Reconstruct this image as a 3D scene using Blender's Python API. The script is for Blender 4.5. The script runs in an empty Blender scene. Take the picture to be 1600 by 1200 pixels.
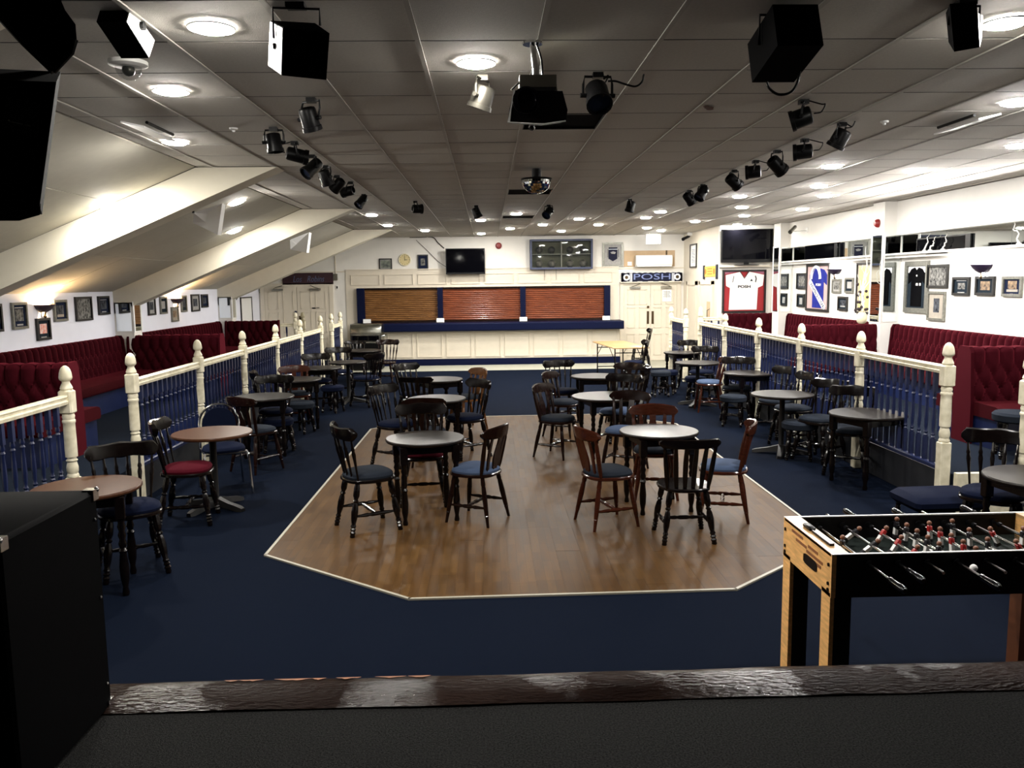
import bpy, math, random
from mathutils import Vector, Matrix, Euler
random.seed(7)
PI = math.pi
S = bpy.context.scene
COL = S.collection

# ------------------------------------------------------------------ camera, world, exposure
EYE = Vector((0.0, 0.0, 2.12))
FPX = 1293.0                       # focal length for a 1600 x 1200 frame
PITCH, YAW, ROLL = 0.121946, 0.027645, 0.0125
_f = Vector((math.sin(YAW)*math.cos(PITCH), math.cos(YAW)*math.cos(PITCH), -math.sin(PITCH)))
_r = Vector((math.cos(YAW), -math.sin(YAW), 0))
_u = _r.cross(_f)
R_ = _r*math.cos(ROLL) - _u*math.sin(ROLL)
U_ = _u*math.cos(ROLL) + _r*math.sin(ROLL)
cam = bpy.data.cameras.new('camera'); cam.sensor_fit = 'HORIZONTAL'; cam.sensor_width = 36.0
cam.lens = 36.0*FPX/1600.0; cam.clip_start = 0.05; cam.clip_end = 100
camo = bpy.data.objects.new('camera', cam); COL.objects.link(camo)
mw = Matrix((R_, U_, -_f)).transposed().to_4x4(); mw.translation = EYE
camo.matrix_world = mw
S.camera = camo
def ray(x, y): return _f + R_*((x-800)/FPX) - U_*((y-600)/FPX)
def at_z(x, y, z):
    d = ray(x, y); return EYE + d*((z-EYE.z)/d.z)
def at_y(x, y, Y):
    d = ray(x, y); return EYE + d*(Y/d.y)
def at_x(x, y, X):
    d = ray(x, y); return EYE + d*(X/d.x)

w = bpy.data.worlds.new('world'); S.world = w; w.use_nodes = True
w.node_tree.nodes['Background'].inputs[0].default_value = (0.6, 0.7, 1.0, 1)
w.node_tree.nodes['Background'].inputs[1].default_value = 0.002
S.view_settings.view_transform = 'Standard'
S.view_settings.look = 'None'
S.view_settings.gamma = 1.0
S.view_settings.use_curve_mapping = False
S.view_settings.exposure = 0.0
LAMP = 690.0          # radiance of the ceiling downlights
LAMP_SLOPE = 1200.0
LAMP_RIGHT = 1000.0    # the stronger lamps along the right hand wall
SCONCE_L, SCONCE_R = 1900.0, 22000.0
EXITL = 14.0

# ------------------------------------------------------------------ materials
def lin(h):          # 0-255 display values to linear light
    out = []
    for c in h:
        c = c/255.0
        out.append(c/12.92 if c <= 0.04045 else ((c+0.055)/1.055)**2.4)
    return out + [1.0]
M = {}
def mat(name, col, rough=0.6, metal=0.0, noise=0.0, scale=20.0, bump=0.0, bscale=80.0, col2=None, emit=0.0, spec=0.5,
        sheen=0.0, tint=None, coat=0.0, stretch=None, rnd=0.0):
    m = bpy.data.materials.new(name); m.use_nodes = True
    nt = m.node_tree; b = nt.nodes['Principled BSDF']
    c = lin(col)
    b.inputs['Base Color'].default_value = c
    b.inputs['Roughness'].default_value = rough; b.inputs['Metallic'].default_value = metal
    b.inputs['Specular IOR Level'].default_value = spec
    if sheen: b.inputs['Sheen Weight'].default_value = sheen; b.inputs['Sheen Roughness'].default_value = 0.4; b.inputs['Sheen Tint'].default_value = lin(tint) if tint else c
    if coat: b.inputs['Coat Weight'].default_value = coat; b.inputs['Coat Roughness'].default_value = 0.12
    if emit:
        b.inputs['Emission Color'].default_value = c; b.inputs['Emission Strength'].default_value = emit
    vec = None
    if noise or bump:
        tc = nt.nodes.new('ShaderNodeTexCoord'); vec = tc.outputs['Object']
        if stretch:
            mp = nt.nodes.new('ShaderNodeMapping'); mp.inputs['Scale'].default_value = stretch
            nt.links.new(vec, mp.inputs['Vector']); vec = mp.outputs['Vector']
    last = None
    if noise:
        n = nt.nodes.new('ShaderNodeTexNoise'); n.inputs['Scale'].default_value = scale; n.inputs['Detail'].default_value = 5
        nt.links.new(vec, n.inputs['Vector'])
        r = nt.nodes.new('ShaderNodeValToRGB'); r.color_ramp.elements[0].position = 0.3; r.color_ramp.elements[1].position = 0.7
        c2 = lin(col2) if col2 else [x*(1-noise) for x in c[:3]]+[1]
        r.color_ramp.elements[0].color = c2; r.color_ramp.elements[1].color = c
        nt.links.new(n.outputs['Fac'], r.inputs['Fac']); last = r.outputs['Color']
    if rnd:
        oi = nt.nodes.new('ShaderNodeObjectInfo'); mr = nt.nodes.new('ShaderNodeMapRange')
        mr.inputs['To Min'].default_value = 1-rnd; mr.inputs['To Max'].default_value = 1+rnd
        nt.links.new(oi.outputs['Random'], mr.inputs['Value'])
        hs = nt.nodes.new('ShaderNodeHueSaturation'); nt.links.new(mr.outputs['Result'], hs.inputs['Value'])
        hs.inputs['Color'].default_value = c
        if last: nt.links.new(last, hs.inputs['Color'])
        last = hs.outputs['Color']
    if last: nt.links.new(last, b.inputs['Base Color'])
    if bump:
        n2 = nt.nodes.new('ShaderNodeTexNoise'); n2.inputs['Scale'].default_value = bscale; n2.inputs['Detail'].default_value = 4
        nt.links.new(vec, n2.inputs['Vector'])
        bp = nt.nodes.new('ShaderNodeBump'); bp.inputs['Strength'].default_value = bump; bp.inputs['Distance'].default_value = 0.01
        nt.links.new(n2.outputs['Fac'], bp.inputs['Height']); nt.links.new(bp.outputs['Normal'], b.inputs['Normal'])
    M[name] = m
    return m
mat('carpet', (12, 20, 35), 0.95, noise=0.6, scale=260, bump=0.5, bscale=400, spec=0.03, sheen=0.35)
mat('platform_carpet', (22, 28, 38), 0.95, noise=0.3, scale=200, bump=0.4, bscale=300, spec=0.03)
mat('vinyl', (167, 167, 152), 0.5, noise=0.12, scale=8)
mat('stage_carpet', (48, 48, 47), 0.95, noise=1, scale=150, bump=0.8, bscale=260, col2=(11, 11, 12), spec=.04)
mat('stage_edge', (40, 28, 23), 0.24, noise=1, scale=1.7, bump=0.75, bscale=30, col2=(16, 10, 9), spec=.22, stretch=(1, 3, 3))
se = M['stage_edge'].node_tree; bs = se.nodes['Principled BSDF']
tcs = se.nodes.new('ShaderNodeTexCoord'); pn = se.nodes.new('ShaderNodeTexNoise'); pn.inputs['Scale'].default_value = 1.5; pn.inputs['Detail'].default_value = 6
rp = se.nodes.new('ShaderNodeMapRange'); rp.inputs['From Min'].default_value = 0.48; rp.inputs['From Max'].default_value = 0.62; rp.inputs['To Min'].default_value = 0.01; rp.inputs['To Max'].default_value = 0.55
se.links.new(tcs.outputs['Object'], pn.inputs['Vector']); se.links.new(pn.outputs['Fac'], rp.inputs['Value']); se.links.new(rp.outputs['Result'], bs.inputs['Specular IOR Level'])
mat('bare_wood', (150, 92, 52), 0.7, noise=0.5, scale=18)
mat('tile', (188, 184, 175), 0.9, noise=0.1, scale=60, bump=0.3, bscale=240, rnd=0.05)
mat('tee_bar', (172, 168, 160), 0.8)
mat('void', (11, 11, 11), 0.9)
mat('slope_panel', (189, 185, 171), 0.85, noise=0.06, scale=10, rnd=0.03)
mat('cream', (216, 210, 192), 0.6, noise=0.05, scale=6)
mat('wall', (228, 225, 218), 0.7, noise=0.04, scale=5)
mat('wall_cool', (236, 238, 250), 0.7, noise=0.03, scale=5)
mat('panel_paint', (211, 202, 185), 0.45, noise=0.03, scale=9)
mat('post_paint', (240, 233, 209), 0.38, noise=0.12, scale=14, col2=(207, 199, 170))
mat('blue_paint', (17, 29, 67), 0.4, noise=0.2, scale=14)
mat('navy_paint', (8, 15, 44), 0.5, noise=0.1, scale=14, spec=.08)
mat('dark_blue', (6, 11, 23), 0.7, noise=0.2, scale=40)
mat('velvet', (50, 6, 14), 0.9, noise=0.35, scale=120, spec=0.04, sheen=0.6, tint=(150, 46, 62))
mat('velvet_seat', (49, 6, 11), 0.9, noise=0.3, scale=120, spec=0.04, sheen=0.2, tint=(150, 46, 62))
mat('black_wood', (13, 8, 7), 0.18, noise=0.4, scale=30, coat=0.0, spec=0.3)
mat('dark_wood', (26, 12, 8), 0.18, noise=0.5, scale=24, coat=0.0, spec=0.3)
mat('brown_wood', (61, 28, 17), 0.18, noise=0.45, scale=16, stretch=(1, 1, 6), coat=0.0, spec=0.3)
mat('tan_wood', (100, 64, 35), 0.18, noise=0.4, scale=16, stretch=(1, 1, 6), coat=0.0, spec=0.3)
mat('table_dark', (23, 17, 13), 0.34, noise=0.3, scale=40, coat=0.0, spec=0.28)
mat('table_brown', (74, 46, 30), 0.3, noise=0.4, scale=14, stretch=(1, 6, 1), coat=0.0, spec=0.16)
mat('blue_seat', (37, 47, 65), 0.9, noise=0.3, scale=220, spec=0.05, sheen=0.2)
mat('pale_seat', (68, 82, 107), 0.85, noise=0.2, scale=220, spec=0.05, sheen=0.2)
mat('grey_seat', (34, 39, 47), 0.9, noise=0.3, scale=220, spec=0.05)
mat('red_seat', (62, 7, 20), 0.85, noise=0.2, scale=200, spec=0.05, sheen=0.3)
mat('navy_fabric', (14, 20, 39), 0.9, noise=0.3, scale=200, spec=0.05)
mat('chrome', (216, 216, 216), 0.12, 1.0)
mat('steel', (156, 156, 148), 0.25, 1.0, noise=0.15, scale=4)
mat('black_metal', (7, 7, 8), 0.4, noise=0.2, scale=30, spec=.18)
mat('iron', (16, 15, 15), 0.4, 0.0, spec=.3)
mat('black_plastic', (7, 7, 9), 0.35, spec=0.2)
mat('black_cloth', (4, 4, 6), 0.95, noise=0.3, scale=200, spec=0.03)
mat('cabinet_black', (4, 4, 5), 0.8, noise=0.3, scale=120, spec=.03)
mat('screen', (5, 5, 8), 0.05, coat=0.0, spec=0.1)
mat('mirror', (223, 228, 228), 0.015, 1.0)
mat('glass_dark', (26, 31, 44), 0.05, coat=0.0, spec=0.4)
mat('pine', (253, 195, 122), 0.42, noise=0.35, scale=10, stretch=(6, 1, 6), col2=(206, 158, 98))
mat('beech', (175, 138, 91), 0.4, noise=0.15, scale=12, stretch=(1, 8, 1))
mat('white_edge', (233, 231, 226), 0.3)
mat('foos_black', (16, 13, 13), 0.45, noise=0.3, scale=9, spec=0.2)
mat('pitch', (35, 41, 39), 0.14, noise=0.2, scale=5)
mat('player_red', (156, 28, 28), 0.4)
mat('player_black', (21, 20, 26), 0.4)
mat('skin', (122, 78, 56), 0.5)
mat('leg_brown', (112, 66, 40), 0.45, noise=0.3, scale=14)
mat('edge_metal', (150, 145, 130), 0.5)
mat('grip_black', (9, 9, 11), 0.14, spec=.3)
mat('scarf_pale', (120, 132, 178), 0.9)
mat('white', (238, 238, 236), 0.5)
mat('white_plastic', (230, 230, 226), 0.4)
mat('silver_frame', (134, 134, 125), 0.35, 0.4, noise=0.4, scale=30)
mat('black_frame', (18, 18, 18), 0.35)
mat('navy_mount', (30, 37, 59), 0.7, noise=0.2, scale=10, spec=0.03)
mat('cream_mount', (158, 150, 137), 0.8, noise=0.15, scale=14)
mat('slate_mount', (34, 43, 51), 0.7, noise=0.2, scale=10, spec=0.03)
mat('print_grey', (148, 147, 142), 0.6, noise=1, scale=24, col2=(28, 28, 31), spec=0.03)
mat('print_dark', (94, 97, 103), 0.6, noise=1, scale=18, col2=(21, 22, 28), spec=0.03)
mat('print_warm', (165, 137, 104), 0.6, noise=1, scale=22, col2=(42, 28, 24))
mat('print_orange', (226, 87, 42), 0.6, noise=1, scale=26, col2=(230, 224, 216))
mat('print_green', (129, 137, 122), 0.6, noise=1, scale=12, col2=(48, 52, 58))
mat('print_paper', (164, 162, 157), 0.6, noise=0.5, scale=30, col2=(140, 140, 140))
mat('shirt_white', (240, 238, 236), 0.85, noise=0.05, scale=9, bump=0.2, bscale=12)
mat('shirt_red', (153, 37, 42), 0.85)
mat('shirt_pink', (166, 104, 125), 0.85)
mat('shirt_black', (4, 4, 6), 0.85, spec=0.03)
mat('shirt_blue', (43, 51, 137), 0.8, noise=0.3, scale=8, spec=0.03)
mat('shirt_mount', (181, 154, 152), 0.8)
mat('scarf_navy', (12, 17, 46), 0.9, noise=0.2, scale=120)
mat('scarf_white', (223, 226, 234), 0.9)
mat('scarf_yellow', (216, 184, 88), 0.9, noise=0.3, scale=60)
mat('scarf_orange', (184, 112, 44), 0.9)
mat('maroon', (50, 16, 28), 0.6, noise=0.3, scale=14)
mat('sign_ink', (74, 84, 114), 0.5)
mat('clock_face', (210, 194, 144), 0.5)
mat('brass_dark', (74, 60, 40), 0.35, 0.8)
mat('hardboard', (192, 165, 132), 0.8, noise=0.1, scale=10)
mat('alarm_red', (124, 28, 28), 0.4)
mat('yellow_poster', (226, 214, 122), 0.7, noise=0.2, scale=7)
mat('vase', (216, 207, 174), 0.5)
mat('twig', (232, 230, 224), 0.7)
mat('pod', (44, 32, 36), 0.7)
mat('green_edge', (143, 145, 130), 0.4)
mat('cabinet_blue', (42, 51, 80), 0.5)
mat('shelf_back', (116, 116, 94), 0.8)
mat('ball_leather', (168, 163, 148), 0.5, noise=0.5, scale=7, col2=(74, 70, 62))
mat('ball_dark', (76, 70, 62), 0.45, noise=0.5, scale=7, col2=(26, 24, 21))
mat('sconce_paint', (43, 36, 56), 0.4)
mat('sconce_warm', (74, 64, 72), 0.4)
mat('ink', (13, 13, 16), 0.6)
mat('grey_metal', (65, 63, 57), 0.35, 0.8)
mat('stain', (74, 43, 28), 0.8)
mat('rust_paint', (201, 160, 112), 0.6)
# lamps and lit things
def emitter(name, rgb, s):
    m = bpy.data.materials.new(name); m.use_nodes = True; nt = m.node_tree
    nt.nodes.remove(nt.nodes['Principled BSDF'])
    e = nt.nodes.new('ShaderNodeEmission'); e.inputs[0].default_value = (*rgb, 1); e.inputs[1].default_value = s
    nt.links.new(e.outputs[0], nt.nodes['Material Output'].inputs[0]); M[name] = m
emitter('lamp', (1.0, 0.955, 0.885), LAMP)
emitter('lamp_slope', (1.0, 0.95, 0.86), LAMP_SLOPE)
emitter('lamp_right', (1.0, 0.97, 0.95), LAMP_RIGHT)
emitter('bulb_warm', (1.0, 0.66, 0.34), SCONCE_L)
emitter('bulb_far', (1.0, 0.96, 0.93), SCONCE_R*0.14)
emitter('bulb_white', (1.0, 0.96, 0.93), SCONCE_R)
emitter('exit_glow', (0.92, 0.96, 1.0), EXITL)
# clear glass that stays cheap
gm = bpy.data.materials.new('clear_glass'); gm.use_nodes = True; nt = gm.node_tree
b = nt.nodes['Principled BSDF']; b.inputs['Base Color'].default_value = (0.03, 0.035, 0.035, 1); b.inputs['Roughness'].default_value = 0.02
b.inputs['Alpha'].default_value = 0.28; M['clear_glass'] = gm
# roller shutter wood: grain runs along each slat
def shutter_mat(name, c1, c2):
    mat(name, c1, 0.35, noise=1, scale=5, col2=c2, stretch=(0.7, 6, 9), coat=0.2)
shutter_mat('shutter_tan', (140, 98, 54), (94, 61, 32)); shutter_mat('shutter_red', (140, 74, 42), (92, 42, 24))
# laminate planks: narrow strips whose tone changes strip by strip
pm = bpy.data.materials.new('laminate'); pm.use_nodes = True; nt = pm.node_tree; b = nt.nodes['Principled BSDF']
tc = nt.nodes.new('ShaderNodeTexCoord')
br = nt.nodes.new('ShaderNodeTexBrick'); br.inputs['Scale'].default_value = 1; br.inputs['Brick Width'].default_value = 0.42
br.inputs['Row Height'].default_value = 0.064; br.inputs['Mortar Size'].default_value = 0.0006
br.inputs['Color1'].default_value = [x*.36 for x in lin((139, 103, 60))[:3]]+[1]; br.inputs['Color2'].default_value = [x*.36 for x in lin((118, 84, 47))[:3]]+[1]; br.inputs['Mortar'].default_value = [x*.3 for x in lin((74, 56, 38))[:3]]+[1]
mp = nt.nodes.new('ShaderNodeMapping'); mp.inputs['Rotation'].default_value = (0, 0, PI/2)
nt.links.new(tc.outputs['Object'], mp.inputs['Vector']); nt.links.new(mp.outputs['Vector'], br.inputs['Vector'])
ns = nt.nodes.new('ShaderNodeTexNoise'); ns.inputs['Scale'].default_value = 2.2; ns.inputs['Detail'].default_value = 8; ns.inputs['Roughness'].default_value = 0.7
mp2 = nt.nodes.new('ShaderNodeMapping'); mp2.inputs['Scale'].default_value = (6, 1, 1)
nt.links.new(tc.outputs['Object'], mp2.inputs['Vector']); nt.links.new(mp2.outputs['Vector'], ns.inputs['Vector'])
mx = nt.nodes.new('ShaderNodeMix'); mx.data_type = 'RGBA'; mx.blend_type = 'MULTIPLY'; mx.inputs['Factor'].default_value = 0.8
rr = nt.nodes.new('ShaderNodeValToRGB'); rr.color_ramp.elements[0].position = 0.3; rr.color_ramp.elements[0].color = (0.45, 0.42, 0.4, 1); rr.color_ramp.elements[1].position = 0.65; rr.color_ramp.elements[1].color = (1, 1, 1, 1)
nt.links.new(ns.outputs['Fac'], rr.inputs['Fac'])
nt.links.new(br.outputs['Color'], mx.inputs['A']); nt.links.new(rr.outputs['Color'], mx.inputs['B'])
oi = nt.nodes.new('ShaderNodeObjectInfo'); mr = nt.nodes.new('ShaderNodeMapRange'); mr.inputs['To Min'].default_value = 0.86; mr.inputs['To Max'].default_value = 1.12
nt.links.new(oi.outputs['Random'], mr.inputs['Value'])
hs = nt.nodes.new('ShaderNodeHueSaturation'); nt.links.new(mr.outputs['Result'], hs.inputs['Value']); nt.links.new(mx.outputs['Result'], hs.inputs['Color'])
nt.links.new(hs.outputs['Color'], b.inputs['Base Color']); b.inputs['Roughness'].default_value = 0.34; b.inputs['Specular IOR Level'].default_value = 0.06
rn = nt.nodes.new('ShaderNodeMapRange'); rn.inputs['To Min'].default_value = 0.32; rn.inputs['To Max'].default_value = 0.55
nt.links.new(ns.outputs['Fac'], rn.inputs['Value']); nt.links.new(rn.outputs['Result'], b.inputs['Roughness'])
M['laminate'] = pm

# ------------------------------------------------------------------ mesh helpers
class MB:
    def __init__(s): s.v = []; s.f = []; s.m = []; s.k = 0
    def mi(s, k): s.k = k; return s
    def add(s, vs, fs, X=None):
        o = len(s.v)
        for p in vs: s.v.append(tuple(X @ Vector(p)) if X else tuple(p))
        for f in fs: s.f.append(tuple(i+o for i in f)); s.m.append(s.k)
        return s
    def box(s, c, d, X=None):
        x, y, z = d[0]/2, d[1]/2, d[2]/2; cx, cy, cz = c
        vs = [(cx+i*x, cy+j*y, cz+k*z) for k in (-1, 1) for j in (-1, 1) for i in (-1, 1)]
        return s.add(vs, [(0, 2, 3, 1), (4, 5, 7, 6), (0, 1, 5, 4), (2, 6, 7, 3), (0, 4, 6, 2), (1, 3, 7, 5)], X)
    def bbox(s, a, b, X=None):
        return s.box([(a[i]+b[i])/2 for i in range(3)], [abs(b[i]-a[i]) for i in range(3)], X)
    def cbox(s, c, d, bev, X=None):
        # box whose vertical edges and top and bottom rims are chamfered
        x, y, z = d[0]/2, d[1]/2, d[2]/2; cx, cy, cz = c; rings = []
        for zz, e in ((-z, bev), (-z+bev, 0), (z-bev, 0), (z, bev)):
            X1, Y1 = x-e, y-e; q = bev*0.8
            rings.append([(cx+a, cy+b_, cz+zz) for a, b_ in ((-X1+q, -Y1), (X1-q, -Y1), (X1, -Y1+q), (X1, Y1-q), (X1-q, Y1), (-X1+q, Y1), (-X1, Y1-q), (-X1, -Y1+q))])
        return s.rings(rings, X, cap=True)
    def rings(s, rings, X=None, cap=True, close=True):
        n = len(rings[0]); vs = [p for r in rings for p in r]; fs = []
        for i in range(len(rings)-1):
            for j in range(n if close else n-1):
                a = i*n+j; b_ = i*n+(j+1) % n
                fs.append((a, b_, b_+n, a+n))
        if cap: fs.append(tuple(range(n-1, -1, -1))); fs.append(tuple(range((len(rings)-1)*n, len(rings)*n)))
        return s.add(vs, fs, X)
    def lathe(s, prof, X=None, seg=10, cap=True):
        return s.rings([[(r*math.cos(2*PI*j/seg), r*math.sin(2*PI*j/seg), z) for j in range(seg)] for r, z in prof], X, cap)
    def rod(s, a, b, prof, seg=8, cap=True):
        # turned piece from a to b: prof = [(radius, fraction)]
        a = Vector(a); b = Vector(b); d = b-a; L = d.length
        Q = d.to_track_quat('Z', 'Y').to_matrix().to_4x4(); Q.translation = a
        return s.lathe([(r, t*L) for r, t in prof], Q, seg, cap)
    def cyl(s, a, b, r, seg=10, r2=None): return s.rod(a, b, [(r, 0), (r if r2 is None else r2, 1)], seg)
    def tube(s, pts, r, seg=6, cap=True):
        pts = [Vector(p) for p in pts]; rings = []; up = Vector((0.31, 0.17, 0.93)).normalized()
        for i, p in enumerate(pts):
            t = (pts[min(i+1, len(pts)-1)]-pts[max(i-1, 0)]).normalized()
            a = t.cross(up)
            if a.length < 1e-3: a = t.cross(Vector((1, 0, 0)))
            a.normalize(); b_ = t.cross(a); rr = r[i] if isinstance(r, (list, tuple)) else r
            rings.append([tuple(p+a*rr*math.cos(2*PI*j/seg)+b_*rr*math.sin(2*PI*j/seg)) for j in range(seg)])
        return s.rings(rings, None, cap)
    def hose(s, pts, r, seg=6, k=6):
        # tube through a smooth curve
        P = [Vector(p) for p in pts]; P = [P[0]*2-P[1]]+P+[P[-1]*2-P[-2]]; out = []
        for i in range(1, len(P)-2):
            for j in range(k):
                t = j/k; a, b_, c, d = P[i-1], P[i], P[i+1], P[i+2]
                out.append(.5*((2*b_)+(c-a)*t+(2*a-5*b_+4*c-d)*t*t+(3*b_-a-3*c+d)*t*t*t))
        return s.tube(out+[P[-2]], r, seg)
    def prism(s, pts, h0, h1, X=None):
        # polygon in local xy, thickness along z
        n = len(pts); vs = [(p[0], p[1], h0) for p in pts]+[(p[0], p[1], h1) for p in pts]
        fs = [tuple(range(n-1, -1, -1)), tuple(range(n, 2*n))]+[(i, (i+1) % n, (i+1) % n+n, i+n) for i in range(n)]
        return s.add(vs, fs, X)
    def ball(s, c, r, seg=10, nr=6, X=None, sc=(1, 1, 1)):
        pr = [(max(1e-4, r*math.sin(PI*i/nr)), -r*math.cos(PI*i/nr)) for i in range(nr+1)]
        rings = [[(c[0]+sc[0]*q*math.cos(2*PI*j/seg), c[1]+sc[1]*q*math.sin(2*PI*j/seg), c[2]+sc[2]*z) for j in range(seg)] for q, z in pr]
        return s.rings(rings, X, True)
    def mesh(s, name, mats, smooth=True):
        me = bpy.data.meshes.new(name); me.from_pydata(s.v, [], s.f)
        if isinstance(mats, str): mats = [mats]
        for m in mats: me.materials.append(M[m])
        if len(mats) > 1: me.polygons.foreach_set('material_index', s.m)
        if smooth:
            me.polygons.foreach_set('use_smooth', [True]*len(me.polygons))
            me.set_sharp_from_angle(angle=math.radians(38))
        me.update(); return me
def link(name, me, parent=None, loc=None, rz=None, label=None):
    o = bpy.data.objects.new(name, me); COL.objects.link(o)
    if parent: o.parent = parent
    if loc is not None: o.location = loc
    if rz is not None: o.rotation_euler = (0, 0, rz)
    if label: o['label'] = label
    return o
def part(name, mb, mats, parent, label=None, smooth=True): return link(name, mb.mesh(name, mats, smooth), parent, label=label)
def thing(name, label, cat, loc=(0, 0, 0), rz=0, group=None, rot=None):
    o = bpy.data.objects.new(name, None); COL.objects.link(o); o.empty_display_size = 0.1
    o.location = loc; o.rotation_euler = rot if rot else (0, 0, rz)
    o['label'] = label; o['category'] = cat
    if group: o['group'] = group
    return o
def solo(name, mb, mats, label, cat, group=None, smooth=True, loc=None, rz=None):
    o = link(name, mb.mesh(name, mats, smooth), None, loc, rz)
    o['label'] = label; o['category'] = cat
    if group: o['group'] = group
    return o
def struct(name, mb, mats, parent=None, smooth=False):
    o = link(name, mb.mesh(name, mats, smooth), parent)
    if not parent: o['kind'] = 'structure'
    return o
def group_of(name):      # an Empty standing for a piece of the setting made of pieces
    o = bpy.data.objects.new(name, None); COL.objects.link(o); o['kind'] = 'structure'; return o
ORD = ['first', 'second', 'third', 'fourth', 'fifth', 'sixth', 'seventh', 'eighth', 'ninth', 'tenth', 'eleventh', 'twelfth', 'thirteenth', 'fourteenth', 'fifteenth', 'sixteenth', 'seventeenth', 'eighteenth', 'nineteenth', 'twentieth', 'twenty-first', 'twenty-second', 'twenty-third', 'twenty-fourth']
def text_mesh(txt, size, m, extrude=0.002, bold=0.0, shear=0.0, spacing=1.0):
    cu = bpy.data.curves.new('lettering', 'FONT'); cu.body = txt; cu.size = size; cu.extrude = extrude; cu.offset = bold; cu.shear = shear
    cu.align_x = 'CENTER'; cu.align_y = 'CENTER'; cu.space_character = spacing; cu.resolution_u = 3
    t = bpy.data.objects.new('lettering', cu); COL.objects.link(t)
    dg = bpy.context.evaluated_depsgraph_get(); dg.update()
    me = bpy.data.meshes.new_from_object(t.evaluated_get(dg)); bpy.data.objects.remove(t); bpy.data.curves.remove(cu)
    me.materials.clear(); me.materials.append(M[m]); return me
def lettering(txt, size, m, parent, loc, rot=(PI/2, 0, 0), width=None, height=None, **k):
    me = text_mesh(txt, size, m, **k)
    o = link('lettering', me, parent, loc); o.rotation_euler = rot
    xs = [v.co.x for v in me.vertices]; ys = [v.co.y for v in me.vertices]
    sx = width/(max(xs)-min(xs)) if width else 1; sy = height/(max(ys)-min(ys)) if height else sx
    cx = (max(xs)+min(xs))/2; cy = (max(ys)+min(ys))/2
    for v in me.vertices: v.co.x = (v.co.x-cx)*sx; v.co.y = (v.co.y-cy)*sy
    return o
# ================================================================== the setting
XL, XR, YB, ZC = -6.0, 6.6, 22.0, 3.32       # left wall, right wall, bar wall, ceiling
XS = -2.95                                    # where the flat ceiling turns into the slope
RL, RR = -3.48, 4.12                          # lines of the two railings
PZ = 0.35                                     # platform height
STG = 0.62                                    # stage height
SLP = (ZC-2.05)/(XS-XL)
# floor: carpet, with pale vinyl by the bar
struct('floor', MB().bbox((XL, -3, -0.12), (XR, 20.1, 0)), 'carpet')
struct('floor', MB().bbox((XL, 20.1, -0.12), (XR, YB, 0.002)), 'vinyl')
# raised side platforms with a dark blue riser
struct('floor', MB().bbox((XL, 2.6, 0), (RL-0.06, 19.6, PZ)), 'platform_carpet')
struct('floor', MB().bbox((RR+0.06, 7.2, 0), (XR, 18.6, PZ)), 'platform_carpet')
struct('trim_1', MB().bbox((RL-0.06, 8.16, 0), (RL-0.03, 17.3, PZ-0.01)).bbox((RL-0.06, 2.6, 0), (RL-0.03, 6.9, PZ-0.01)).bbox((RL-0.06, 18.4, 0), (RL-0.03, 19.6, PZ-0.01)), 'dark_blue')
struct('trim_2', MB().bbox((RR+0.03, 7.25, 0), (RR+0.06, 16.0, PZ-0.01)).bbox((RR+0.03, 17.2, 0), (RR+0.06, 18.6, PZ-0.01)), 'dark_blue')
# cream boards closing the front of the right platform
struct('trim_3', MB().bbox((RR+0.06, 7.14, 0.0), (XR, 7.2, PZ+0.02)), 'post_paint')
# steps in the two gaps of the left railing
struct('floor', MB().bbox((RL-0.06, 6.95, 0), (RL+0.0, 8.05, 0.17)), 'platform_carpet')
# stage
struct('floor', MB().bbox((XL, -3, 0), (XR, 2.8, STG)), 'stage_carpet')
nos = MB(); prof = [(2.80, 0.615), (2.80, 0.626), (2.84, 0.640), (2.93, 0.658), (2.985, 0.645), (3.01, 0.62), (3.01, 0.575), (2.99, 0.55), (2.94, 0.54), (2.94, 0.0), (2.8, 0.0)]
nx = 64
ring = []
for i in range(nx+1):
    x = XL+(XR-XL)*i/nx
    ring.append([(x, y+random.uniform(-.004, .004)*(z > .5), z+random.uniform(-.0025, .0025)*(z > .5)) for y, z in prof])
nos.rings(ring)
so = struct('trim_4', nos, 'stage_edge', smooth=True)
# patches where the varnish has worn to bare wood along the lip
worn = MB()
for px, L in ((395, 40), (460, 60), (545, 40), (610, 50), (655, 36), (500, 22), (365, 22)):
    c = at_z(px, 1061, 0.64).x; Lm = L/1293*3.1
    n = 9; top = [(c-Lm/2+Lm*i/(n-1), 2.9855, 0.6482) for i in range(n)]
    bot = [(x, yy, 0.658-(yy-2.93)/0.055*0.013+0.0032) for i, (x, _, _) in enumerate(top) for yy in (2.984-0.030*math.sin(PI*i/(n-1))*random.uniform(.4, 1),)]
    worn.rings([top, bot], cap=False, close=False)
part('bare_patch', worn, 'bare_wood', so)
# walls
struct('wall_left', MB().bbox((XL-0.1, -3, 0), (XL, YB, 2.6)), 'wall_cool')
struct('wall_right', MB().bbox((XR, -3, 0), (XR+0.1, YB, 3.6)), 'wall')
struct('wall_back', MB().bbox((XL-0.1, YB, 0), (XR, YB+0.1, 3.6)), 'wall')
struct('wall_front', MB().bbox((XL, -3.1, 0), (XR, -3, 3.6)), 'black_cloth')
# the corner room that stands into the hall behind the right platform
CX, CY = 5.2, 18.6
struct('wall_corner', MB().bbox((CX, CY, 0), (XR, CY+0.12, ZC+0.1)), 'wall')
struct('wall_corner_side', MB().bbox((CX, CY+0.12, 0), (CX+0.1, YB, ZC+0.1)), 'panel_paint')

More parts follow.
